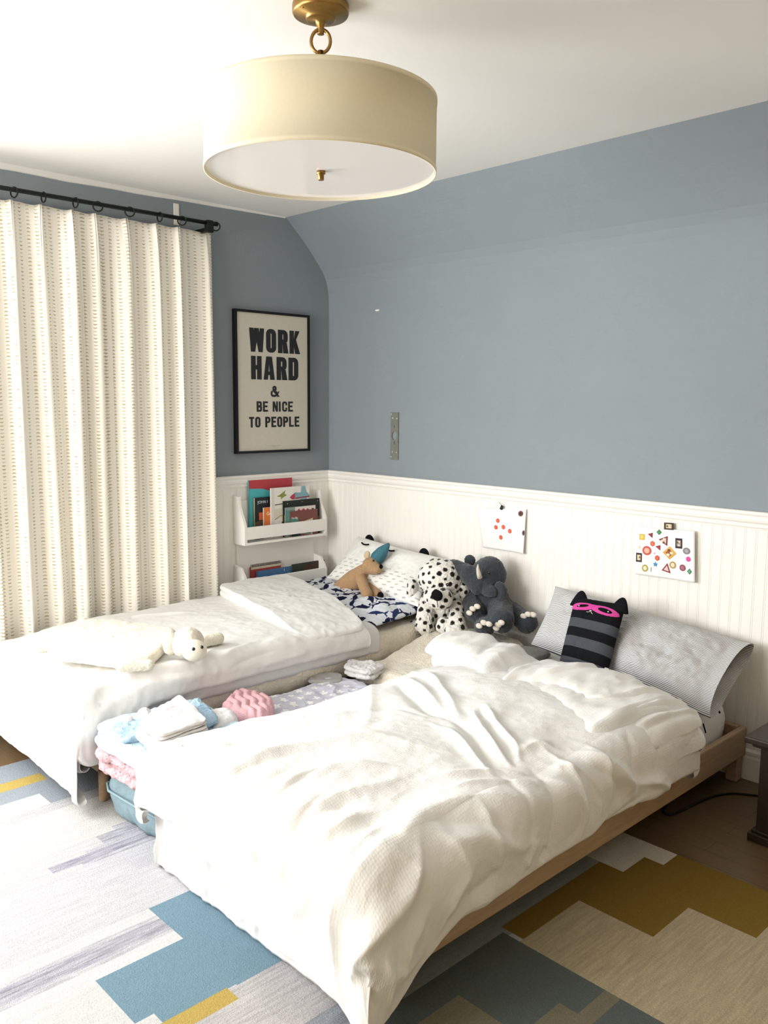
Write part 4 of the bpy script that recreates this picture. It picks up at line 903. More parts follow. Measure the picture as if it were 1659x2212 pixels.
# ------------------------------------------------------------------ plush animals
def spots(col0, col1, n, rmin, rmax, seed, sep):
    def f(co):
        rng = np.random.RandomState(seed); c = np.tile(np.array(lin(col0)), (len(co), 1)); pk = []
        for k in rng.permutation(len(co)):
            if all(np.sum((co[k]-q)**2) > sep*sep for q in pk): pk.append(co[k])
            if len(pk) >= n: break
        for q in pk:
            r = rng.uniform(rmin, rmax); c[np.sum((co-q)**2, 1) < r*r] = lin(col1)
        return c
    return f
m_dal = mat('spotted_fur', None, 0.95, 0.08, 150, 0.5, 170, 0.006, attr='col', spec=0.1, sheen=0.3)
t = thing('plush_dog', 'white plush dog with black spots sitting against the wall', 'stuffed animal', (1.08, -0.28, 0.36))
plush('body', [('e', (1.1662, -0.2700, 0.6308), (0.118, 0.105, 0.098)), ('e', (1.2307, -0.3550, 0.5577), (0.080, 0.060, 0.058)), ('e', (1.1059, -0.2000, 0.4478), (0.10, 0.085, 0.11)),
     ('c', (1.0848, -0.2700, 0.4862), 0.046, (1.1244, -0.3300, 0.3980), 0.052), ('c', (1.2573, -0.2500, 0.5046), 0.036, (1.3264, -0.3200, 0.4473), 0.040), ('e', (1.2574, -0.3350, 0.4250), (0.038, 0.045, 0.04)), ('e', (1.0388, -0.3000, 0.3615), (0.052, 0.06, 0.040)), ('e', (1.3272, -0.3300, 0.4198), (0.045, 0.06, 0.035))],
     m_dal, t, 0.0042, 0.0042, 4, 120, spots('#e9e6df', '#16140f', 300, 0.008, 0.0135, 5, 0.034))
for e, r in (((0.9869, -0.2800, 0.5446), (0.026, 0.034, 0.056)), ((1.2827, -0.2200, 0.5802), (0.022, 0.034, 0.056))):
    plush('ear', [('e', e, r)], m_dal, t, 0.0042, 0.003, 3, 120, spots('#e9e6df', '#16140f', 22, 0.008, 0.012, 6, 0.028))
plush('nose', [('e', (1.2878, -0.4240, 0.5893), (0.034, 0.016, 0.027))], m_black, t, 0.003, 0.0, 2)
for e in ((1.3068, -0.3720, 0.6358), (1.1905, -0.3720, 0.6283)):
    MB().ball(e, (0.0105, 0.007, 0.0085), 16).build('eye', mat('dark_button', '#120f0c', 0.15, spec=0.6), t, True)
MB().tube([(1.2800, -0.4150, 0.5643), (1.2833, -0.4150, 0.5471), (1.2774, -0.4050, 0.5288)], 0.0018, 6).build('mouth_stitch', m_black, t, True)

m_ele = mat('slate_grey_plush', '#3d4148', 0.95, 0.16, 60, 0.6, 150, 0.006, spec=0.1, sheen=0.3); m_felt = mat('cream_felt', '#d8d0c4', 0.9, 0.03, 100)
t = thing('plush_elephant', 'dark grey plush elephant with white tusk and toenails slumped against the wall', 'stuffed animal', (1.4, -0.18, 0.36))
plush('body', [('e', (1.3810, -0.1600, 0.6694), (0.080, 0.085, 0.086)), ('c', (1.3578, -0.2000, 0.6306), 0.060, (1.3083, -0.2250, 0.6671), 0.046), ('c', (1.3083, -0.2250, 0.6671), 0.046, (1.2305, -0.2250, 0.6944), 0.032), ('c', (1.2305, -0.2250, 0.6944), 0.032, (1.1881, -0.2150, 0.7054), 0.017),
     ('e', (1.3856, -0.1350, 0.5022), (0.098, 0.085, 0.115)), ('c', (1.2759, -0.1700, 0.5577), 0.044, (1.3749, -0.2500, 0.4965), 0.050), ('c', (1.3697, -0.1800, 0.4425), 0.046, (1.4776, -0.3000, 0.4445), 0.044), ('c', (1.4398, -0.1500, 0.5236), 0.060, (1.5374, -0.2500, 0.4849), 0.058),
     ('c', (1.4491, -0.0900, 0.5064), 0.040, (1.5984, -0.1400, 0.4664), 0.050), ('e', (1.4296, -0.2100, 0.6032), (0.05, 0.03, 0.03))], m_ele, t, 0.0042, 0.0032, 4, 110)
plush('ear', [('e', (1.2175, -0.1100, 0.7058), (0.034, 0.016, 0.030))], m_ele, t, 0.004, 0.003, 3)
plush('ear', [('e', (1.4735, -0.1850, 0.6068), (0.034, 0.024, 0.046), Matrix.Rotation(-0.5, 3, 'Y'))], m_ele, t, 0.004, 0.003, 3)
MB().tube([(1.4101, -0.2620, 0.6699), (1.4107, -0.2720, 0.6935), (1.4095, -0.2780, 0.7162), (1.4120, -0.2800, 0.7366)], [0.0125, 0.0105, 0.007, 0.002], 14).build('tusk', m_felt, t, True)
MB().ball((1.4509, -0.2430, 0.6979), 0.008, 14).build('eye', mat('dark_button', '#120f0c', 0.15, spec=0.6), t, True)
for pts in (((1.3829, -0.3000, 0.5018), (1.4040, -0.3020, 0.5261), (1.4284, -0.2980, 0.5410)), ((1.4804, -0.3440, 0.4662), (1.5106, -0.3480, 0.4881), (1.5373, -0.3440, 0.4861)), ((1.5441, -0.2980, 0.4596), (1.5607, -0.3060, 0.4796), (1.5821, -0.3100, 0.4953)), ((1.6025, -0.1720, 0.5059), (1.6284, -0.1720, 0.5195), (1.6520, -0.1650, 0.5206))):
    for q in pts: MB().ball(q, (0.019, 0.010, 0.013), 14).build('toenail', m_felt, t, True)

m_tan = mat('tan_plush', '#b08e6a', 0.95, 0.10, 120, 0.5, 200, 0.004, spec=0.1, sheen=0.3)
t = thing('plush_bear', 'tan plush bear in a teal hat sitting on the shark print pillow', 'stuffed animal', (0.5, -0.34, 0.42))
plush('body', [('c', (0.5025, -0.3200, 0.4650), 0.064, (0.5704, -0.3000, 0.5294), 0.060), ('c', (0.5704, -0.3000, 0.5294), 0.060, (0.6368, -0.2900, 0.5838), 0.046), ('e', (0.6926, -0.2950, 0.6301), (0.046, 0.044, 0.043)), ('c', (0.7052, -0.3000, 0.6177), 0.037, (0.7620, -0.3100, 0.6200), 0.025),
     ('c', (0.6718, -0.3450, 0.5616), 0.028, (0.7679, -0.3900, 0.4953), 0.028), ('c', (0.6899, -0.2950, 0.5226), 0.026, (0.7775, -0.3300, 0.4902), 0.028), ('e', (0.5502, -0.3550, 0.4502), (0.050, 0.05, 0.050)), ('c', (0.6162, -0.3800, 0.4378), 0.030, (0.7266, -0.4200, 0.4390), 0.018), ('c', (0.5933, -0.3000, 0.4415), 0.028, (0.6636, -0.3500, 0.4289), 0.022)], m_tan, t, 0.0034, 0.002, 3, 160)
plush('ear', [('e', (0.6688, -0.3000, 0.6821), (0.020, 0.012, 0.024), Matrix.Rotation(0.5, 3, 'Y'))], mat('pale_tan_plush', '#cdb898', 0.95, 0.1, 120), t, 0.003, 0.001, 2)
MB().ball((0.8094, -0.3320, 0.6445), (0.0105, 0.009, 0.012), 16).build('nose', m_black, t, True); MB().ball((0.7619, -0.3400, 0.6703), 0.0062, 14).build('eye', mat('dark_button', '#120f0c', 0.15, spec=0.6), t, True)
plush('paw_pad', [('e', (0.8264, -0.3500, 0.4968), (0.021, 0.012, 0.021))], m_black, t, 0.003, 0.001, 2)
plush('hat', [('c', (0.7071, -0.2620, 0.6703), 0.036, (0.7314, -0.2550, 0.6976), 0.033), ('c', (0.7314, -0.2550, 0.6976), 0.033, (0.7593, -0.2450, 0.7322), 0.017), ('c', (0.7593, -0.2450, 0.7322), 0.017, (0.7679, -0.2400, 0.7451), 0.009)], mat('teal_fabric', '#41717f', 0.9, 0.10, 90, 0.2, 200, 0.002), t, 0.003, 0.001, 2)

m_lamb = mat('cream_lamb_plush', '#e5decd', 0.95, 0.05, 120, 0.6, 190, 0.005, spec=0.1, sheen=0.3)
t = thing('plush_lamb', 'flat cream plush lamb blanket with a round head lying on the flat duvet', 'stuffed animal', (1.0, -1.75, 0.5))
fall = lambda X, Y: -0.9*edge_off(-(Y+1.985), 0.115, 0.345)[1]+0.0*X
slab('body', [(0.6822, -2.0596, 0.5000)[:2], (1.1335, -1.8332, 0.5000)[:2], (0.7676, -1.4598, 0.5000)[:2], (0.2995, -1.6968, 0.5000)[:2]], 0.478, 0.046, m_lamb, t, wr=0.005, seed=3, wsc=8, p=4.5, sag=fall, nu=60)
for a, b, r in (((1.0434, -1.8905, 0.5000), (1.0974, -1.8060, 0.5000), 0.022), ((0.5289, -1.9412, 0.4850), (0.4714, -2.0344, 0.4400), 0.026), ((0.4432, -1.7461, 0.4950), (0.3404, -1.7200, 0.4950), 0.03), ((0.9747, -1.4925, 0.5050), (0.9800, -1.4247, 0.5050), 0.026)):
    plush('limb', [('c', a, r, b, r*0.95)], m_lamb, t, 0.005, 0.0025, 3)
plush('head', [('e', (1.0634, -1.6225, 0.5450), (0.068, 0.066, 0.058)), ('e', (1.0957, -1.6331, 0.5650), (0.05, 0.05, 0.05))], m_lamb, t, 0.005, 0.003, 3)
plush('ear', [('e', (1.0313, -1.6772, 0.5450), (0.032, 0.03, 0.050))], m_lamb, t, 0.005, 0.003, 3); 
plush('face', [('e', (1.1613, -1.6491, 0.5400), (0.048, 0.048, 0.042))], mat('smooth_cream_plush', '#eae3d3', 0.9, 0.02, 80), t, 0.004, 0.0, 3)
for e in ((1.2258, -1.6918, 0.5680), (1.2019, -1.6413, 0.5600)):
    MB().ball(e, 0.0068, 14).build('eye', mat('dark_button', '#120f0c', 0.15, spec=0.6), t, True)

# ------------------------------------------------------------------ things folded and piled between the beds
m_blue_t = mat('light_blue_terry', '#c5d8e4', 0.95, 0.06, 150, 0.8, 240, 0.005, spec=0.1); m_blue_d = mat('sky_blue_terry', '#a9c4da', 0.95, 0.08, 150, 0.8, 240, 0.005, spec=0.1)
m_pinkf = mat('dusty_pink_fur', '#cfa9ae', 0.95, 0.20, 40, 0.9, 110, 0.010, spec=0.1, sheen=0.4); m_linen = mat('white_muslin', '#dcd7d5', 0.9, 0.02, 80, 0.1, 250, 0.002)
m_bag = mat('grey_blue_canvas', '#7f959d', 0.85, 0.10, 90, 0.25, 260, 0.003)
t = thing('storage_bag', 'grey blue canvas storage bag on the rug between the bed feet', 'bag', (1.38, -1.75, 0.014))
slab('bag_body', [(1.165, -2.035), (1.565, -1.995), (1.565, -1.62), (1.165, -1.62)], 0.0145, 0.172, m_bag, t, r=0.03, wr=0.010, seed=5, wsc=9, p=9)
MB().tube([(1.157, -1.60, 0.128), (1.158, -1.95, 0.128), (1.170, -2.022, 0.127), (1.22, -2.041, 0.122), (1.40, -2.026, 0.118), (1.55, -2.008, 0.115)], 0.0045, 8).build('piping', m_bag, t, True)
tag(slab('fur_blanket', [(1.150, -2.075), (1.575, -2.035), (1.575, -1.64), (1.150, -1.64)], 0.188, 0.088, m_pinkf, None, wr=0.013, seed=15, wsc=16, p=7, layers=2, nu=110), 'dusty pink furry blanket folded under the light blue towels', 'blanket')
for z, h, c, lb, s in ((0.276, 0.042, [(1.145, -2.075), (1.60, -2.055), (1.60, -1.66), (1.150, -1.66)], 'lower of the two folded light blue towels, resting on the pink furry blanket', 1), (0.318, 0.044, [(1.160, -2.065), (1.605, -2.085), (1.60, -1.68), (1.165, -1.66)], 'upper folded light blue towel at the foot of the pile, under the washcloth', 2)):
    tag(slab('bath_towel', c, z, h, m_blue_t, None, wr=0.006, seed=s, wsc=9, layers=1 if s == 1 else 2, p=9), lb, 'towel', 'folded light blue towels')
tag(slab('washcloth', [(1.2433, -2.0477, 0.3720)[:2], (1.4258, -2.0887, 0.3720)[:2], (1.4611, -1.8362, 0.3720)[:2], (1.3026, -1.7778, 0.3720)[:2]], 0.360, 0.020, m_blue_d, None, wr=0.008, seed=7, wsc=13, p=7), 'crumpled sky blue washcloth under the pile of white cloths', 'washcloth')
tag(slab('washcloth', [(1.5084, -1.8283, 0.4000)[:2], (1.4934, -1.7481, 0.4000)[:2], (1.2445, -1.6874, 0.4000)[:2], (1.3019, -1.7862, 0.4000)[:2]], 0.360, 0.040, m_blue_d, None, wr=0.008, seed=17, wsc=18, p=6), 'pale blue terry cloth poking out behind the pile of white cloths', 'washcloth')
wl = ['bottom one of the folded white muslin cloths on the blue washcloth', 'middle one of the folded white muslin cloths on the blue towels', 'top folded white cloth on the pile above the blue towels']
for k in range(3):
    a = 0.05*(k-1); cc = [(1.4400, -2.0519, 0.4200)[:2], (1.6089, -2.0616, 0.4200)[:2], (1.5984, -1.8558, 0.4200)[:2], (1.2949, -1.7758, 0.4200)[:2]]; cx = sum(q[0] for q in cc)/4; cy = sum(q[1] for q in cc)/4
    cc = [(cx+(q[0]-cx)*math.cos(a)*(1-.03*k)-(q[1]-cy)*math.sin(a), cy+(q[0]-cx)*math.sin(a)+(q[1]-cy)*math.cos(a)*(1-.03*k)) for q in cc]
    tag(slab('folded_cloth', cc, 0.378+0.021*k, 0.022, m_linen, None, wr=0.0055, seed=30+k, wsc=9, layers=2, p=10), wl[k], 'cloth', 'folded white cloths')
tag(slab('white_towel', [(1.5125, -1.8040, 0.3700)[:2], (1.4915, -1.6663, 0.3700)[:2], (1.3710, -1.6247, 0.3700)[:2], (1.3227, -1.7129, 0.3700)[:2]], 0.30, 0.075, m_white2, None, wr=0.006, seed=71, p=5), 'white towel lump between the pink knit cushion and the muslin cloths', 'towel')
pk = slab('knit_cushion', [(1.2530, -1.6176, 0.3200)[:2], (1.5052, -1.5659, 0.3200)[:2], (1.3301, -1.3830, 0.3200)[:2], (1.1169, -1.4222, 0.3200)[:2]], 0.268, 0.080, mat('pink_cable_knit', '#e0b3b9', 0.95, 0.08, 150, 0.6, 240, 0.005, spec=0.1), None, wr=0.003, seed=18, p=3.6, nu=70,
     sag=lambda X, Y: 0.009*np.abs(np.sin((X*0.35+Y*0.94)*95+0.6*np.sin((X*.94-Y*.35)*60)))-0.006)
tag(pk, 'pink cable knit cushion between the two beds', 'cushion')
def stars(Q):
    q = Q.reshape(-1, 3); c = np.tile(np.array(lin('#c9c9d6')), (len(q), 1)); rng = np.random.RandomState(2)
    for j in range(12):
        for i in range(9):
            cx = 1.12+(i+.5*(j % 2))*0.062; cy = -1.66+j*0.062; dx = q[:, 0]-cx; dy = q[:, 1]-cy; r = np.hypot(dx, dy); a = np.arctan2(dy, dx)+rng.uniform(0, 6)
            w = np.abs(((a/(2*np.pi/5)) % 1)-0.5)*2; c[r < 0.021*(1-0.58*(1-w))] = lin('#f2f1f0')
    return c.reshape(Q.shape)
m_star = mat('star_print_cotton', None, 0.9, 0.03, 40, 0.05, 200, 0.002, attr='col')
t = thing('star_blanket', 'pale lilac blanket printed with white stars between the beds', 'blanket', (1.37, -1.25, 0.014))
slab('blanket', [(1.115, -1.605), (1.595, -1.605), (1.595, -0.84), (1.115, -0.84)], 0.0145, 0.264, m_star, t, r=0.05, wr=0.014, seed=41, wsc=6, nu=110, nv=150, colfn=stars, p=10)
slab('turned_corner', [(1.1265, -1.0946, 0.3000)[:2], (1.2440, -0.9660, 0.3000)[:2], (1.1506, -0.8955, 0.3000)[:2], (1.0734, -0.9602, 0.3000)[:2]], 0.270, 0.018, mat('grey_star_cotton', '#a7a4a0', 0.9), t, wr=0.005, seed=42, p=4)
tag(slab('rolled_towel', [(1.1741, -0.9160, 0.3100)[:2], (1.3169, -0.8750, 0.3100)[:2], (1.2737, -0.7270, 0.3100)[:2], (1.0906, -0.8041, 0.3100)[:2]], 0.278, 0.045, m_white2, None, wr=0.008, seed=43, wsc=16, layers=2, p=5), 'small white towel rolled up behind the star print blanket', 'towel')
tag(slab('quilt', [(1.105, -0.83), (1.600, -0.83), (1.600, -0.05), (1.105, -0.05)], 0.014, 0.285, m_cream, None, r=0.05, wr=0.008, seed=46, wsc=7, p=10, sag=lambda X, Y: 0.075*np.clip((Y+0.62)/0.3, 0, 1)), 'thick cream quilt folded between the beds under the plush dog and elephant', 'quilt')
tag(slab('grey_cloth', [(1.63, -0.48), (1.80, -0.50), (1.80, -0.20), (1.64, -0.18)], 0.358, 0.028, mat('mid_grey_cotton', '#8e8d8b', 0.9, 0.05, 60), None, wr=0.006, seed=48, p=6), 'folded grey cloth under the elephant foot beside the striped pillow', 'cloth')
for a, r, lb in (((1.2681, -1.9200, 0.4000), 0.026, 'larger white pompom beside the fleece mattress'), ((1.2671, -1.9818, 0.3850), 0.017, 'smaller white pompom left of the larger one')):
    tag(plush('pompom', [('e', (a[0], a[1], 0.36+r*0.9), (r, r, r))], m_white2, None, 0.004, 0.003, 2), lb, 'pompom', 'white pompoms')

# ------------------------------------------------------------------ wall rack with picture books
t = thing('book_rack', 'white wooden wall rack with two tiers of picture books in the corner', 'book rack', (0.012, -0.41, 0.40))
RY0, RY1 = -0.697, -0.118
TS = lambda y: Matrix(((1, 0, 0, 0), (0, 0, 1, y), (0, 1, 0, 0), (0, 0, 0, 1)))
sidep = [(0.012, 0.705), (0.122, 0.705), (0.122, 0.806), (0.112, 0.832), (0.092, 0.868), (0.075, 0.905), (0.066, 0.945), (0.064, 0.968), (0.012, 0.968)]
sidel = [(0.012, 0.415), (0.122, 0.415), (0.122, 0.505), (0.105, 0.535), (0.088, 0.556), (0.075, 0.575), (0.012, 0.585)]
for y in (RY0, RY1-0.016):
    MB().prism(sidep, TS(y), 0.016).build('side_panel', m_trim, t); MB().prism(sidel, TS(y), 0.016).build('side_panel', m_trim, t)
MB().box(0.012, 0.019, RY0+0.016, RY1-0.016, 0.415, 0.94).build('back_panel', m_trim, t)
for z in (0.705, 0.415): MB().box(0.0195, 0.1215, RY0+0.0165, RY1-0.0165, z, z+0.013).build('shelf', m_trim, t)
for z in (0.735, 0.445): MB().box(0.108, 0.1218, RY0+0.0165, RY1-0.0165, z, z+0.068, 0.002).build('front_rail', m_trim, t)
def cloth_text(s, y, z, h, x, m, parent, name='title', font_scale=1.0):
    cu = bpy.data.curves.new('t', 'FONT'); cu.body = s; cu.size = h*1.35; cu.offset = h*0.02; o = bpy.data.objects.new('t', cu); COL.objects.link(o)
    dg = bpy.context.evaluated_depsgraph_get(); me = bpy.data.meshes.new_from_object(o.evaluated_get(dg)); bpy.data.objects.remove(o); bpy.data.curves.remove(cu)
    me.transform(Matrix(((0, 0, 1, x), (font_scale, 0, 0, y), (0, 1, 0, z), (0, 0, 0, 1)))); me.materials.clear(); me.materials.append(m); me.name = name
    return link(bpy.data.objects.new(name, me), parent)
def cm(h): return mat('printed_card_'+h.strip('#'), h, 0.55, 0.05, 60)
BK = 'picture books in the wall rack'
t_cov = {}
def book(lab, x, th, y0, y1, z0, z1, cov, deco=(), spine=None, lean=0.0, kind='picture_book', group=BK):
    t = thing(kind, lab, 'book', (x, (y0+y1)/2, z0), group)
    cv = MB().box(x, x+0.002, y0, y1, z0, z1).box(x+th-0.002, x+th, y0, y1, z0, z1).box(x, x+th, y0-0.0015, y0+0.001, z0, z1).build('cover', cm(cov), t)
    MB().box(x+0.0022, x+th-0.0022, y0+0.0012, y1-0.004, z0+0.003, z1-0.003).build('page_block', cm('#e4dfd2'), t)
    if spine: MB().box(x+0.001, x+th-0.001, y0-0.0022, y0-0.0016, z0, z1).build('spine', cm(spine), cv)
    W, Hh = y1-y0, z1-z0
    for k, (nm, col, poly) in enumerate(deco):
        X = x+th+0.0004+0.0003*k; MB().add([(X, y0+W*a, z0+Hh*b) for a, b in poly], [tuple(range(len(poly)))]).build(nm, cm(col), cv)
    t_cov[t.name] = cv
    return t
RC = lambda a, b, c, d: [(a, b), (c, b), (c, d), (a, d)]
ELL = lambda cx, cy, rx, ry, n=18: [(cx+rx*math.cos(2*math.pi*k/n), cy+ry*math.sin(2*math.pi*k/n)) for k in range(n)]
y_ = lambda q: q[1]
book('tall red and teal picture book at the back of the upper rack tier', 0.021, 0.014, (0.0350, -0.6044, 1.0446)[1], (0.0350, -0.3058, 1.0538)[1], 0.719, (0.0350, -0.6043, 1.0497)[2], '#b8434a',
     [('teal_wave', '#4fb3ba', [(0, 0), (1, 0), (1, .55), (.75, .66), (.55, .78), (.3, .845), (0, .86)])], '#4fb3ba')
b = book('dark navy picture book titled with pale capitals, left end of the upper tier', 0.040, 0.012, (0.0520, -0.5775, 0.9516)[1], (0.0520, -0.4218, 0.9562)[1], 0.719, (0.0520, -0.5775, 0.9516)[2], '#23262c',
     [('animal_drawing', '#5c4a3c', [(0, 0), (.55, 0), (.6, .2), (.3, .45), (0, .42)]), ('orange_square', '#d8643c', RC(.16, .46, .42, .64)), ('fur_highlight', '#8a7662', [(.05, .12), (.4, .16), (.42, .22), (.12, .3)])], '#c9b48a')
q = (0.0520, -0.5623, 0.9246); cloth_text('JOHN I', q[1], q[2]-0.005, 0.016, 0.0538, cm('#c9cfd6'), t_cov[b.name], font_scale=1.05)
b = book('small orange and white picture book in front of the navy book', 0.058, 0.008, (0.0660, -0.5288, 0.8948)[1], (0.0660, -0.4133, 0.9040)[1], 0.719, (0.0660, -0.5288, 0.8948)[2], '#e8e3d8', [('orange_panel', '#e07a3c', RC(0, .42, 1, 1)), ('small_dot', '#7b7a55', ELL(.55, .30, .06, .035)), ('small_dot', '#7b7a55', ELL(.55, .16, .06, .035))])
q = (0.0670, -0.5110, 0.8569); cloth_text('Go', q[1], q[2]-0.006, 0.020, 0.0668, cm('#f2ead8'), t_cov[b.name])
t = book('white picture book with aeroplanes on its cover, middle of the upper tier', 0.068, 0.010, (0.0780, -0.4856, 0.9992)[1], (0.0780, -0.2145, 1.0032)[1], 0.719, (0.0780, -0.4856, 1.0018)[2], '#e9e6df',
     [('spine_band', '#dcd8ce', RC(0, 0, .07, 1)), ('small_plane', '#8b9348', [(.13, .83), (.2, .85), (.33, .92), (.36, .95), (.34, .87), (.40, .84), (.3, .80), (.24, .76), (.25, .81)]), ('jet_body', '#7fa9b6', [(.52, .80), (.6, .88), (.95, .86), (1.0, .80), (.95, .765), (.6, .745)]), ('jet_nose', '#b83a55', [(.47, .79), (.53, .745), (.60, .74), (.62, .86), (.54, .84)]), ('jet_stripe', '#8e3b49', [(.62, .745), (1, .765), (1, .79), (.62, .775)]), ('jet_tail', '#86b0bb', [(.77, .86), (.92, .86), (.88, 1.0), (.78, 1.0)]),
      ('jet_wing', '#86b0bb', [(.74, .76), (.92, .76), (.93, .66), (.82, .64)]), ('biplane', '#3c3a36', [(.08, .655), (.38, .675), (.38, .69), (.08, .67)]), ('balloon_basket', '#d9d2bf', RC(.08, .40, .30, .58)), ('rope_line', '#b39a62', [(.08, .36), (.22, .43), (.42, .43), (.42, .45), (.22, .45), (.08, .38)]), ('engine_drawing', '#2d2a28', [(.1, .1), (.16, .24), (.25, .22), (.26, .32), (.36, .32), (.37, .2), (.46, .18), (.42, .04), (.12, .04)])])
b = book('black picture book with tiny white stars, right side of the upper tier', 0.080, 0.009, (0.0890, -0.4076, 0.9215)[1], (0.0890, -0.1474, 0.9264)[1], 0.719, (0.0890, -0.4076, 0.9241)[2], '#1f2523', [('star_dot', '#c9cfc9', ELL(.10, .92, .012, .012, 8)), ('star_dot', '#c9cfc9', ELL(.95, .93, .012, .012, 8)), ('star_dot', '#c9cfc9', ELL(.93, .62, .012, .012, 8)), ('star_dot', '#c9cfc9', ELL(.5, .95, .010, .010, 8)), ('brown_panel', '#6b4a38', RC(.86, .05, 1, .5)), ('wood_edge', '#a8814f', RC(0, 0, .05, .6))])
b = book('grey green picture book with a pale pink title panel, before the black book', 0.091, 0.007, (0.0980, -0.4018, 0.8797)[1], (0.0980, -0.1828, 0.8999)[1], 0.719, (0.0980, -0.4017, 0.8876)[2], '#8a9a94', [('title_panel', '#e3d6d3', RC(.30, .78, .98, .99)), ('title_scrawl', '#b4474e', [(.36, .85), (.44, .93), (.5, .84), (.58, .93), (.66, .84), (.72, .92), (.78, .85), (.76, .82), (.66, .82), (.5, .81)]), ('ink_blot', '#2a2c2c', RC(.86, .86, .93, .90)), ('teal_shade', '#5e8d88', RC(0, .2, .3, .9))])
b = book('small dark red and green picture book at the front of the upper tier', 0.099, 0.006, (0.1050, -0.3712, 0.8620)[1], (0.1050, -0.1747, 0.8618)[1], 0.719, (0.1050, -0.3712, 0.8646)[2], '#7a4b45', [('teal_side', '#4f857c', RC(0, 0, .28, .72)), ('cream_board', '#cdbf9c', [(.26, .1), (.8, .0), (.82, .66), (.30, .52)]), ('green_board', '#3b7d6e', [(.31, .1), (.74, .03), (.76, .58), (.34, .46)]), ('dark_hill', '#1e1f22', [(0, 0), (.36, 0), (.34, .2), (.22, .32), (.08, .24)]), ('eye_dot', '#eef0ef', ELL(.16, .20, .022, .03, 10)), ('eye_dot', '#eef0ef', ELL(.22, .20, .022, .03, 10))])
q = (0.1060, -0.3690, 0.8248); cloth_text('The Big', q[1], q[2]-0.004, 0.011, 0.1068, cm('#e9e9e0'), t_cov[b.name])
# lower tier
t = book('red spiral bound book at the left of the lower tier', 0.024, 0.010, (0.0340, -0.5983, 0.5711)[1], (0.0340, -0.3891, 0.5632)[1], 0.429, (0.0340, -0.5985, 0.5605)[2], '#a8453e', [('pale_strip', '#cfc9b4', RC(0, .90, 1, 1))], kind='spiral_book')
a = (0.0300, -0.5955, 0.5701); b2 = (0.0300, -0.3861, 0.5623); mb = MB()
for k in range(26):
    y = a[1]+(b2[1]-a[1])*(k+.5)/26; mb.tube([(0.029+0.007*math.cos(g), y, a[2]-0.003+0.007*math.sin(g)) for g in np.linspace(0, 2*math.pi, 10, endpoint=False)], 0.0011, 5, True)
o = mb.build('spiral_wire', mat('grey_wire', '#77756f', 0.4, metal=0.8), t); 
book('blue picture book with specks, middle of the lower tier', 0.040, 0.010, (0.0500, -0.5660, 0.5428)[1], (0.0500, -0.3009, 0.5353)[1], 0.429, (0.0500, -0.3009, 0.5353)[2], '#4f78a4', [('speck', '#2a3a52', ELL(.3, .8, .012, .012, 6)), ('speck', '#2a3a52', ELL(.5, .9, .012, .012, 6)), ('speck', '#dfe6ea', RC(.70, .8, .715, .93)), ('speck', '#2a3a52', ELL(.85, .78, .012, .012, 6))])
book('dark green and brown picture book at the right of the lower tier', 0.054, 0.010, (0.0640, -0.3287, 0.5409)[1], (0.0640, -0.0884, 0.5439)[1], 0.429, (0.0640, -0.0884, 0.5467)[2], '#3a4138', [('brown_scene', '#4d3a30', RC(.35, .1, 1, .9)), ('dark_figure', '#1d1b1a', [(.4, .25), (.45, .5), (.6, .58), (.7, .5), (.85, .55), (.9, .3)])])
book('grey blue edged book lying in front of the dark green book', 0.088, 0.008, (0.0960, -0.3270, 0.4774)[1], (0.0960, -0.1152, 0.4762)[1], 0.429, (0.0960, -0.1152, 0.4762)[2], '#7e8b8c')
book('cream dotted picture book at the front of the lower tier', 0.100, 0.007, (0.1070, -0.5157, 0.4971)[1], (0.1070, -0.3186, 0.4997)[1], 0.429, (0.1070, -0.3186, 0.4997)[2], '#d9d4c4', [('speck', '#5a564d', ELL(x_, y0_, .012, .01, 6)) for x_, y0_ in ((.3, .8), (.5, .9), (.62, .75), (.8, .88), (.9, .7), (.75, .6))])

# ------------------------------------------------------------------ sticker sheets on the wainscot
m_sheet = mat('white_paper', '#f1f0f0', 0.7)
def paper(name, lab, cor, lift):
    t = thing(name, lab, 'paper', tuple(V3(cor[0])), 'sticker sheets')
    c = [V3(q) for q in cor]
    def at(u, v, off=0.0):
        p = (1-u)*(1-v)*c[0]+u*(1-v)*c[1]+u*v*c[2]+(1-u)*v*c[3]; return p+np.array([0, -lift(u, v)-off, 0])
    n = 24; P = np.array([[at(i/n, j/n) for i in range(n+1)] for j in range(n+1)]); o = grid_mesh('sheet', P, m_sheet, t)
    s = o.modifiers.new('thickness', 'SOLIDIFY'); s.thickness = 0.0006
    return t, at
def sticker(t, at, poly, col, inner=None, icol=None, name='sticker', k=0):
    mb = MB(); cx = sum(q[0] for q in poly)/len(poly); cy = sum(q[1] for q in poly)/len(poly)
    mb.add([at(u, v, 0.0012+k*0.0002) for u, v in poly], [tuple(range(len(poly)))])
    mats = [cm(col)]
    if icol:
        mb.k = 1; mats.append(cm(icol))
        for p in (inner or [[(cx+(u-cx)*.6, cy+(v-cy)*.6) for u, v in poly]]): mb.add([at(u, v, 0.0016+k*0.0002) for u, v in p], [tuple(range(len(p)))])
    return mb.build(name, mats, t)
t, at = paper('sticker_sheet', 'white sheet with five orange hexagon stickers pinned to the wainscot', [(1.2258, -0.0180, 0.7643), (1.4851, -0.0180, 0.7660), (1.4869, -0.0160, 0.9820), (1.1917, -0.0200, 0.9586)], lambda u, v: 0.004+0.016*max(0, u-.7)*(1-v)*2+0.02*max(0, .25-u)*v*2)
HEX = lambda cx, cy, rx, ry, a=.5: [(cx+rx*math.cos(a+k*math.pi/3), cy+ry*math.sin(a+k*math.pi/3)) for k in range(6)]
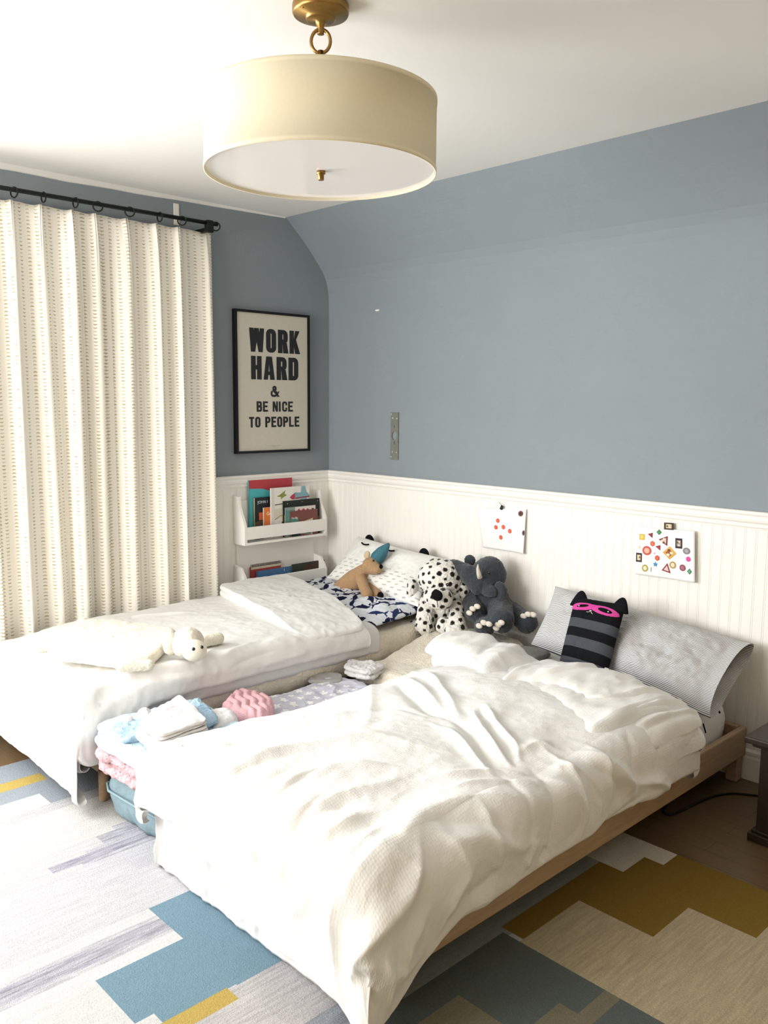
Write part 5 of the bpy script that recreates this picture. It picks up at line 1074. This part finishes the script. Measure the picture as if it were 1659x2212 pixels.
for cx, cy in ((.41, .71), (.36, .545), (.525, .565), (.665, .48), (.46, .31)): sticker(t, at, HEX(cx, cy, .042, .058), '#d8573f', None, '#e8694c')
sticker(t, at, ELL(.895, .90, .052, .065), '#7b4a44', None, '#4a322c'); sticker(t, at, ELL(.975, .47, .03, .06), '#6b5650', None, '#3a2e2c')
sticker(t, at, [(.46, 1.0), (.50, 1.10), (.545, 1.06), (.53, 1.03), (.53, .98), (.49, .97)], '#1b1b1d'); sticker(t, at, [(.44, 1.17), (.452, 1.17), (.51, 1.09), (.50, 1.08)], '#77777a')
t, at = paper('sticker_sheet', 'white sheet crowded with many small picture stickers above the striped pillow', [(2.0775, -0.0180, 0.7563), (2.3530, -0.0180, 0.7634), (2.3399, -0.0200, 0.9751), (2.0738, -0.0180, 0.9624)], lambda u, v: 0.004+0.022*max(0, u-.6)*(1-.5*v))
def px(x, y):   # sticker centres measured on the sheet
    return x, y
LST = [('sq', .105, .80, .045, .06, '#d7b344', '#e6cf6a'), ('hx', .29, .68, .042, .058, '#cf5840', '#e07a58'), ('hx', .375, .395, .042, .058, '#cf4a36', '#e2664a'), ('tri', .25, .85, .045, .055, '#7b2130', '#8f3040'), ('tri', .385, .61, .045, .055, '#8a2430', '#b8443e'), ('tri', .475, .76, .08, .10, '#7d2836', '#d9b8b0'), ('dia', .40, .925, .045, .058, '#2f6b3c', '#4f9a58'),
       ('el', .195, .525, .078, .095, '#c9564e', '#e8b49c'), ('dia', .58, .525, .115, .13, '#d8a84a', '#a8583a'), ('rc', .735, .735, .058, .10, '#2b2224', '#a89a94'), ('el', .865, .60, .06, .065, '#7d7d7d', '#a4a4a4'), ('el', .895, .445, .038, .05, '#d84a9a', None), ('el', .80, .26, .052, .065, '#8e4a5c', '#a86a74'), ('dia', .915, .205, .04, .06, '#3f7a52', '#6aa078'),
       ('el', .635, .29, .055, .072, '#b8924c', '#e8dcc0'), ('tri2', .525, .215, .075, .10, '#8a2430', '#e0c4c0'), ('st', .345, .26, .048, .06, '#3f8cc4', None), ('el', .17, .155, .052, .075, '#b0a048', '#e8e0c0'), ('rc', .272, .145, .011, .045, '#b8b4c4', None), ('rc', .06, .365, .050, .095, '#2e2426', '#d8c49a'), ('el', .065, .58, .018, .03, '#e8d89a', None), ('el', .325, .485, .017, .02, '#d8a0b8', '#e8c4d4'), ('rc', .565, 1.06, .082, .07, '#3a2c24', '#cdbb98')]
for k, (kd, cx, cy, rx, ry, c1, c2) in enumerate(LST):
    if kd in ('sq', 'rc'): pg = RC(cx-rx, cy-ry, cx+rx, cy+ry)
    elif kd == 'hx': pg = HEX(cx, cy, rx, ry)
    elif kd == 'el': pg = ELL(cx, cy, rx, ry)
    elif kd == 'dia': pg = [(cx-rx, cy), (cx, cy-ry), (cx+rx, cy), (cx, cy+ry)]
    elif kd == 'tri': pg = [(cx-rx, cy+.02), (cx+rx*.8, cy-ry), (cx+rx*.9, cy+ry)]
    elif kd == 'tri2': pg = [(cx-rx, cy-ry*.6), (cx+rx, cy-ry), (cx+.02, cy+ry)]
    else: pg = [(cx+rx*(1 if q % 2 == 0 else .45)*math.sin(q*math.pi/5), cy+ry*(1 if q % 2 == 0 else .45)*math.cos(q*math.pi/5)) for q in range(10)]
    sticker(t, at, pg, c1, None, c2, k=k % 3)
    if kd == 'rc' and rx > .03 or (kd == 'dia' and rx > .1) or (kd == 'tri' and rx > .06):
        for q in range(3): sticker(t, at, ELL(cx+rx*.3*math.cos(q*2.3+k), cy+ry*.4*math.sin(q*2.3+k), rx*.24, ry*.22, 10), '#e9dfc8' if q else '#6b4a30', name='picture_blob', k=5+q)

# ------------------------------------------------------------------ bits on the wall
m_zinc = mat('dull_zinc', '#8f918c', 0.5, 0.10, 90, 0.1, 200, 0.001, metal=0.6)
t = thing('metal_plate', 'long narrow metal strip with a round hole screwed to the blue wall', 'bracket', (0.566, -0.002, 1.30))
PX0, PX1, PZ, PT = 0.536, 0.597, 1.169, 1.429; mb = MB(); cx, cz, rr_ = 0.567, 1.300, 0.021; n = 32
for y, s in ((-0.006, 1), (-0.001, 0)):
    pass
ring_o = []
for k in range(n):
    a = 2*math.pi*(k+.5)/n; ca, sa = math.cos(a), math.sin(a); s = 0.0305/max(abs(ca), abs(sa)); ring_o.append((cx+ca*s, cz+sa*s))
V = []; F = []
for y in (-0.006, -0.001):
    V += [(x, y, z) for x, z in ring_o]+[(cx+rr_*0.92*math.cos(2*math.pi*(k+.5)/n), y, cz+rr_*1.15*math.sin(2*math.pi*(k+.5)/n)) for k in range(n)]
for k in range(n):
    j = (k+1) % n; F += [(k, j, n+j, n+k), (2*n+k, 3*n+k, 3*n+j, 2*n+j), (n+k, n+j, 3*n+j, 3*n+k), (k, 2*n+k, 2*n+j, j)]
mb.add(V, F); mb.box(PX0, PX1, -0.006, -0.001, PZ, cz-0.0305); mb.box(PX0, PX1, -0.006, -0.001, cz+0.0305, PT); mb.build('plate', m_zinc, t)
for x, z in ((0.541, 1.419), (0.552, 1.398), (0.584, 1.396), (0.552, 1.212), (0.584, 1.210), (0.542, 1.184)):
    MB().ball((x, -0.0065, z), (0.0045, 0.002, 0.0045), 12).build('screw', mat('bright_screw', '#d9d6c8', 0.3, metal=0.8), t, True)
for z in (1.352, 1.262): MB().box(0.565, 0.568, -0.0066, -0.0062, z-0.008, z+0.008).build('slot_mark', m_iron, t)
tag(MB().box(0.405, 0.436, -0.006, 0.0, 1.984, 1.993, 0.002).build('picture_hook', m_trim), 'tiny white picture hook alone high on the blue wall', 'hook')

# ------------------------------------------------------------------ nightstand and cable
m_dark = mat('dark_stained_wood', '#2e241d', 0.45, 0.2, 6, 0.05, 60, 0.002, stretch=(1, 1, 12))
t = thing('nightstand', 'low dark brown wooden nightstand at the right edge by the pine bed', 'nightstand', (3.05, -0.28, 0))
MB().box(2.835, 3.30, -0.475, -0.06, 0.035, 0.338, 0.003).build('cabinet_body', m_dark, t)
MB().box(2.815, 3.32, -0.495, -0.045, 0.0, 0.030, 0.004).box(2.825, 3.31, -0.485, -0.05, 0.030, 0.040, 0.003).build('plinth', m_dark, t)
MB().box(2.815, 3.32, -0.500, -0.045, 0.338, 0.352, 0.004).box(2.795, 3.34, -0.520, -0.035, 0.352, 0.375, 0.005).build('top', m_dark, t)
dr = MB().box(2.87, 3.265, -0.480, -0.474, 0.07, 0.31, 0.002).build('door', m_dark, t)
MB().ball((3.23, -0.488, 0.21), 0.011, 14).build('knob', m_brass, dr, True)
pts = [(2.95, -0.03, 0.006), (2.6829, -0.1526, 0.0060), (2.6059, -0.2300, 0.0060), (2.5790, -0.3269, 0.0060), (2.5625, -0.4749, 0.0060), (2.5476, -0.5328, 0.0060), (2.5170, -0.5134, 0.0060), (2.4900, -0.3892, 0.0060), (2.4831, -0.2084, 0.0060)]
P = [V3(q) for q in pts]; out = []
for i in range(len(P)-1):
    a, b, c, d = P[max(i-1, 0)], P[i], P[i+1], P[min(i+2, len(P)-1)]
    for k in range(8):
        f = k/8; out.append(0.5*(2*b+(c-a)*f+(2*a-5*b+4*c-d)*f*f+(3*b-a-3*c+d)*f**3))
tag(MB().tube(out, 0.0042, 8).build('power_cable', m_iron, None, True), 'black cable looping over the bare floor between the pine bed and the nightstand', 'cable')
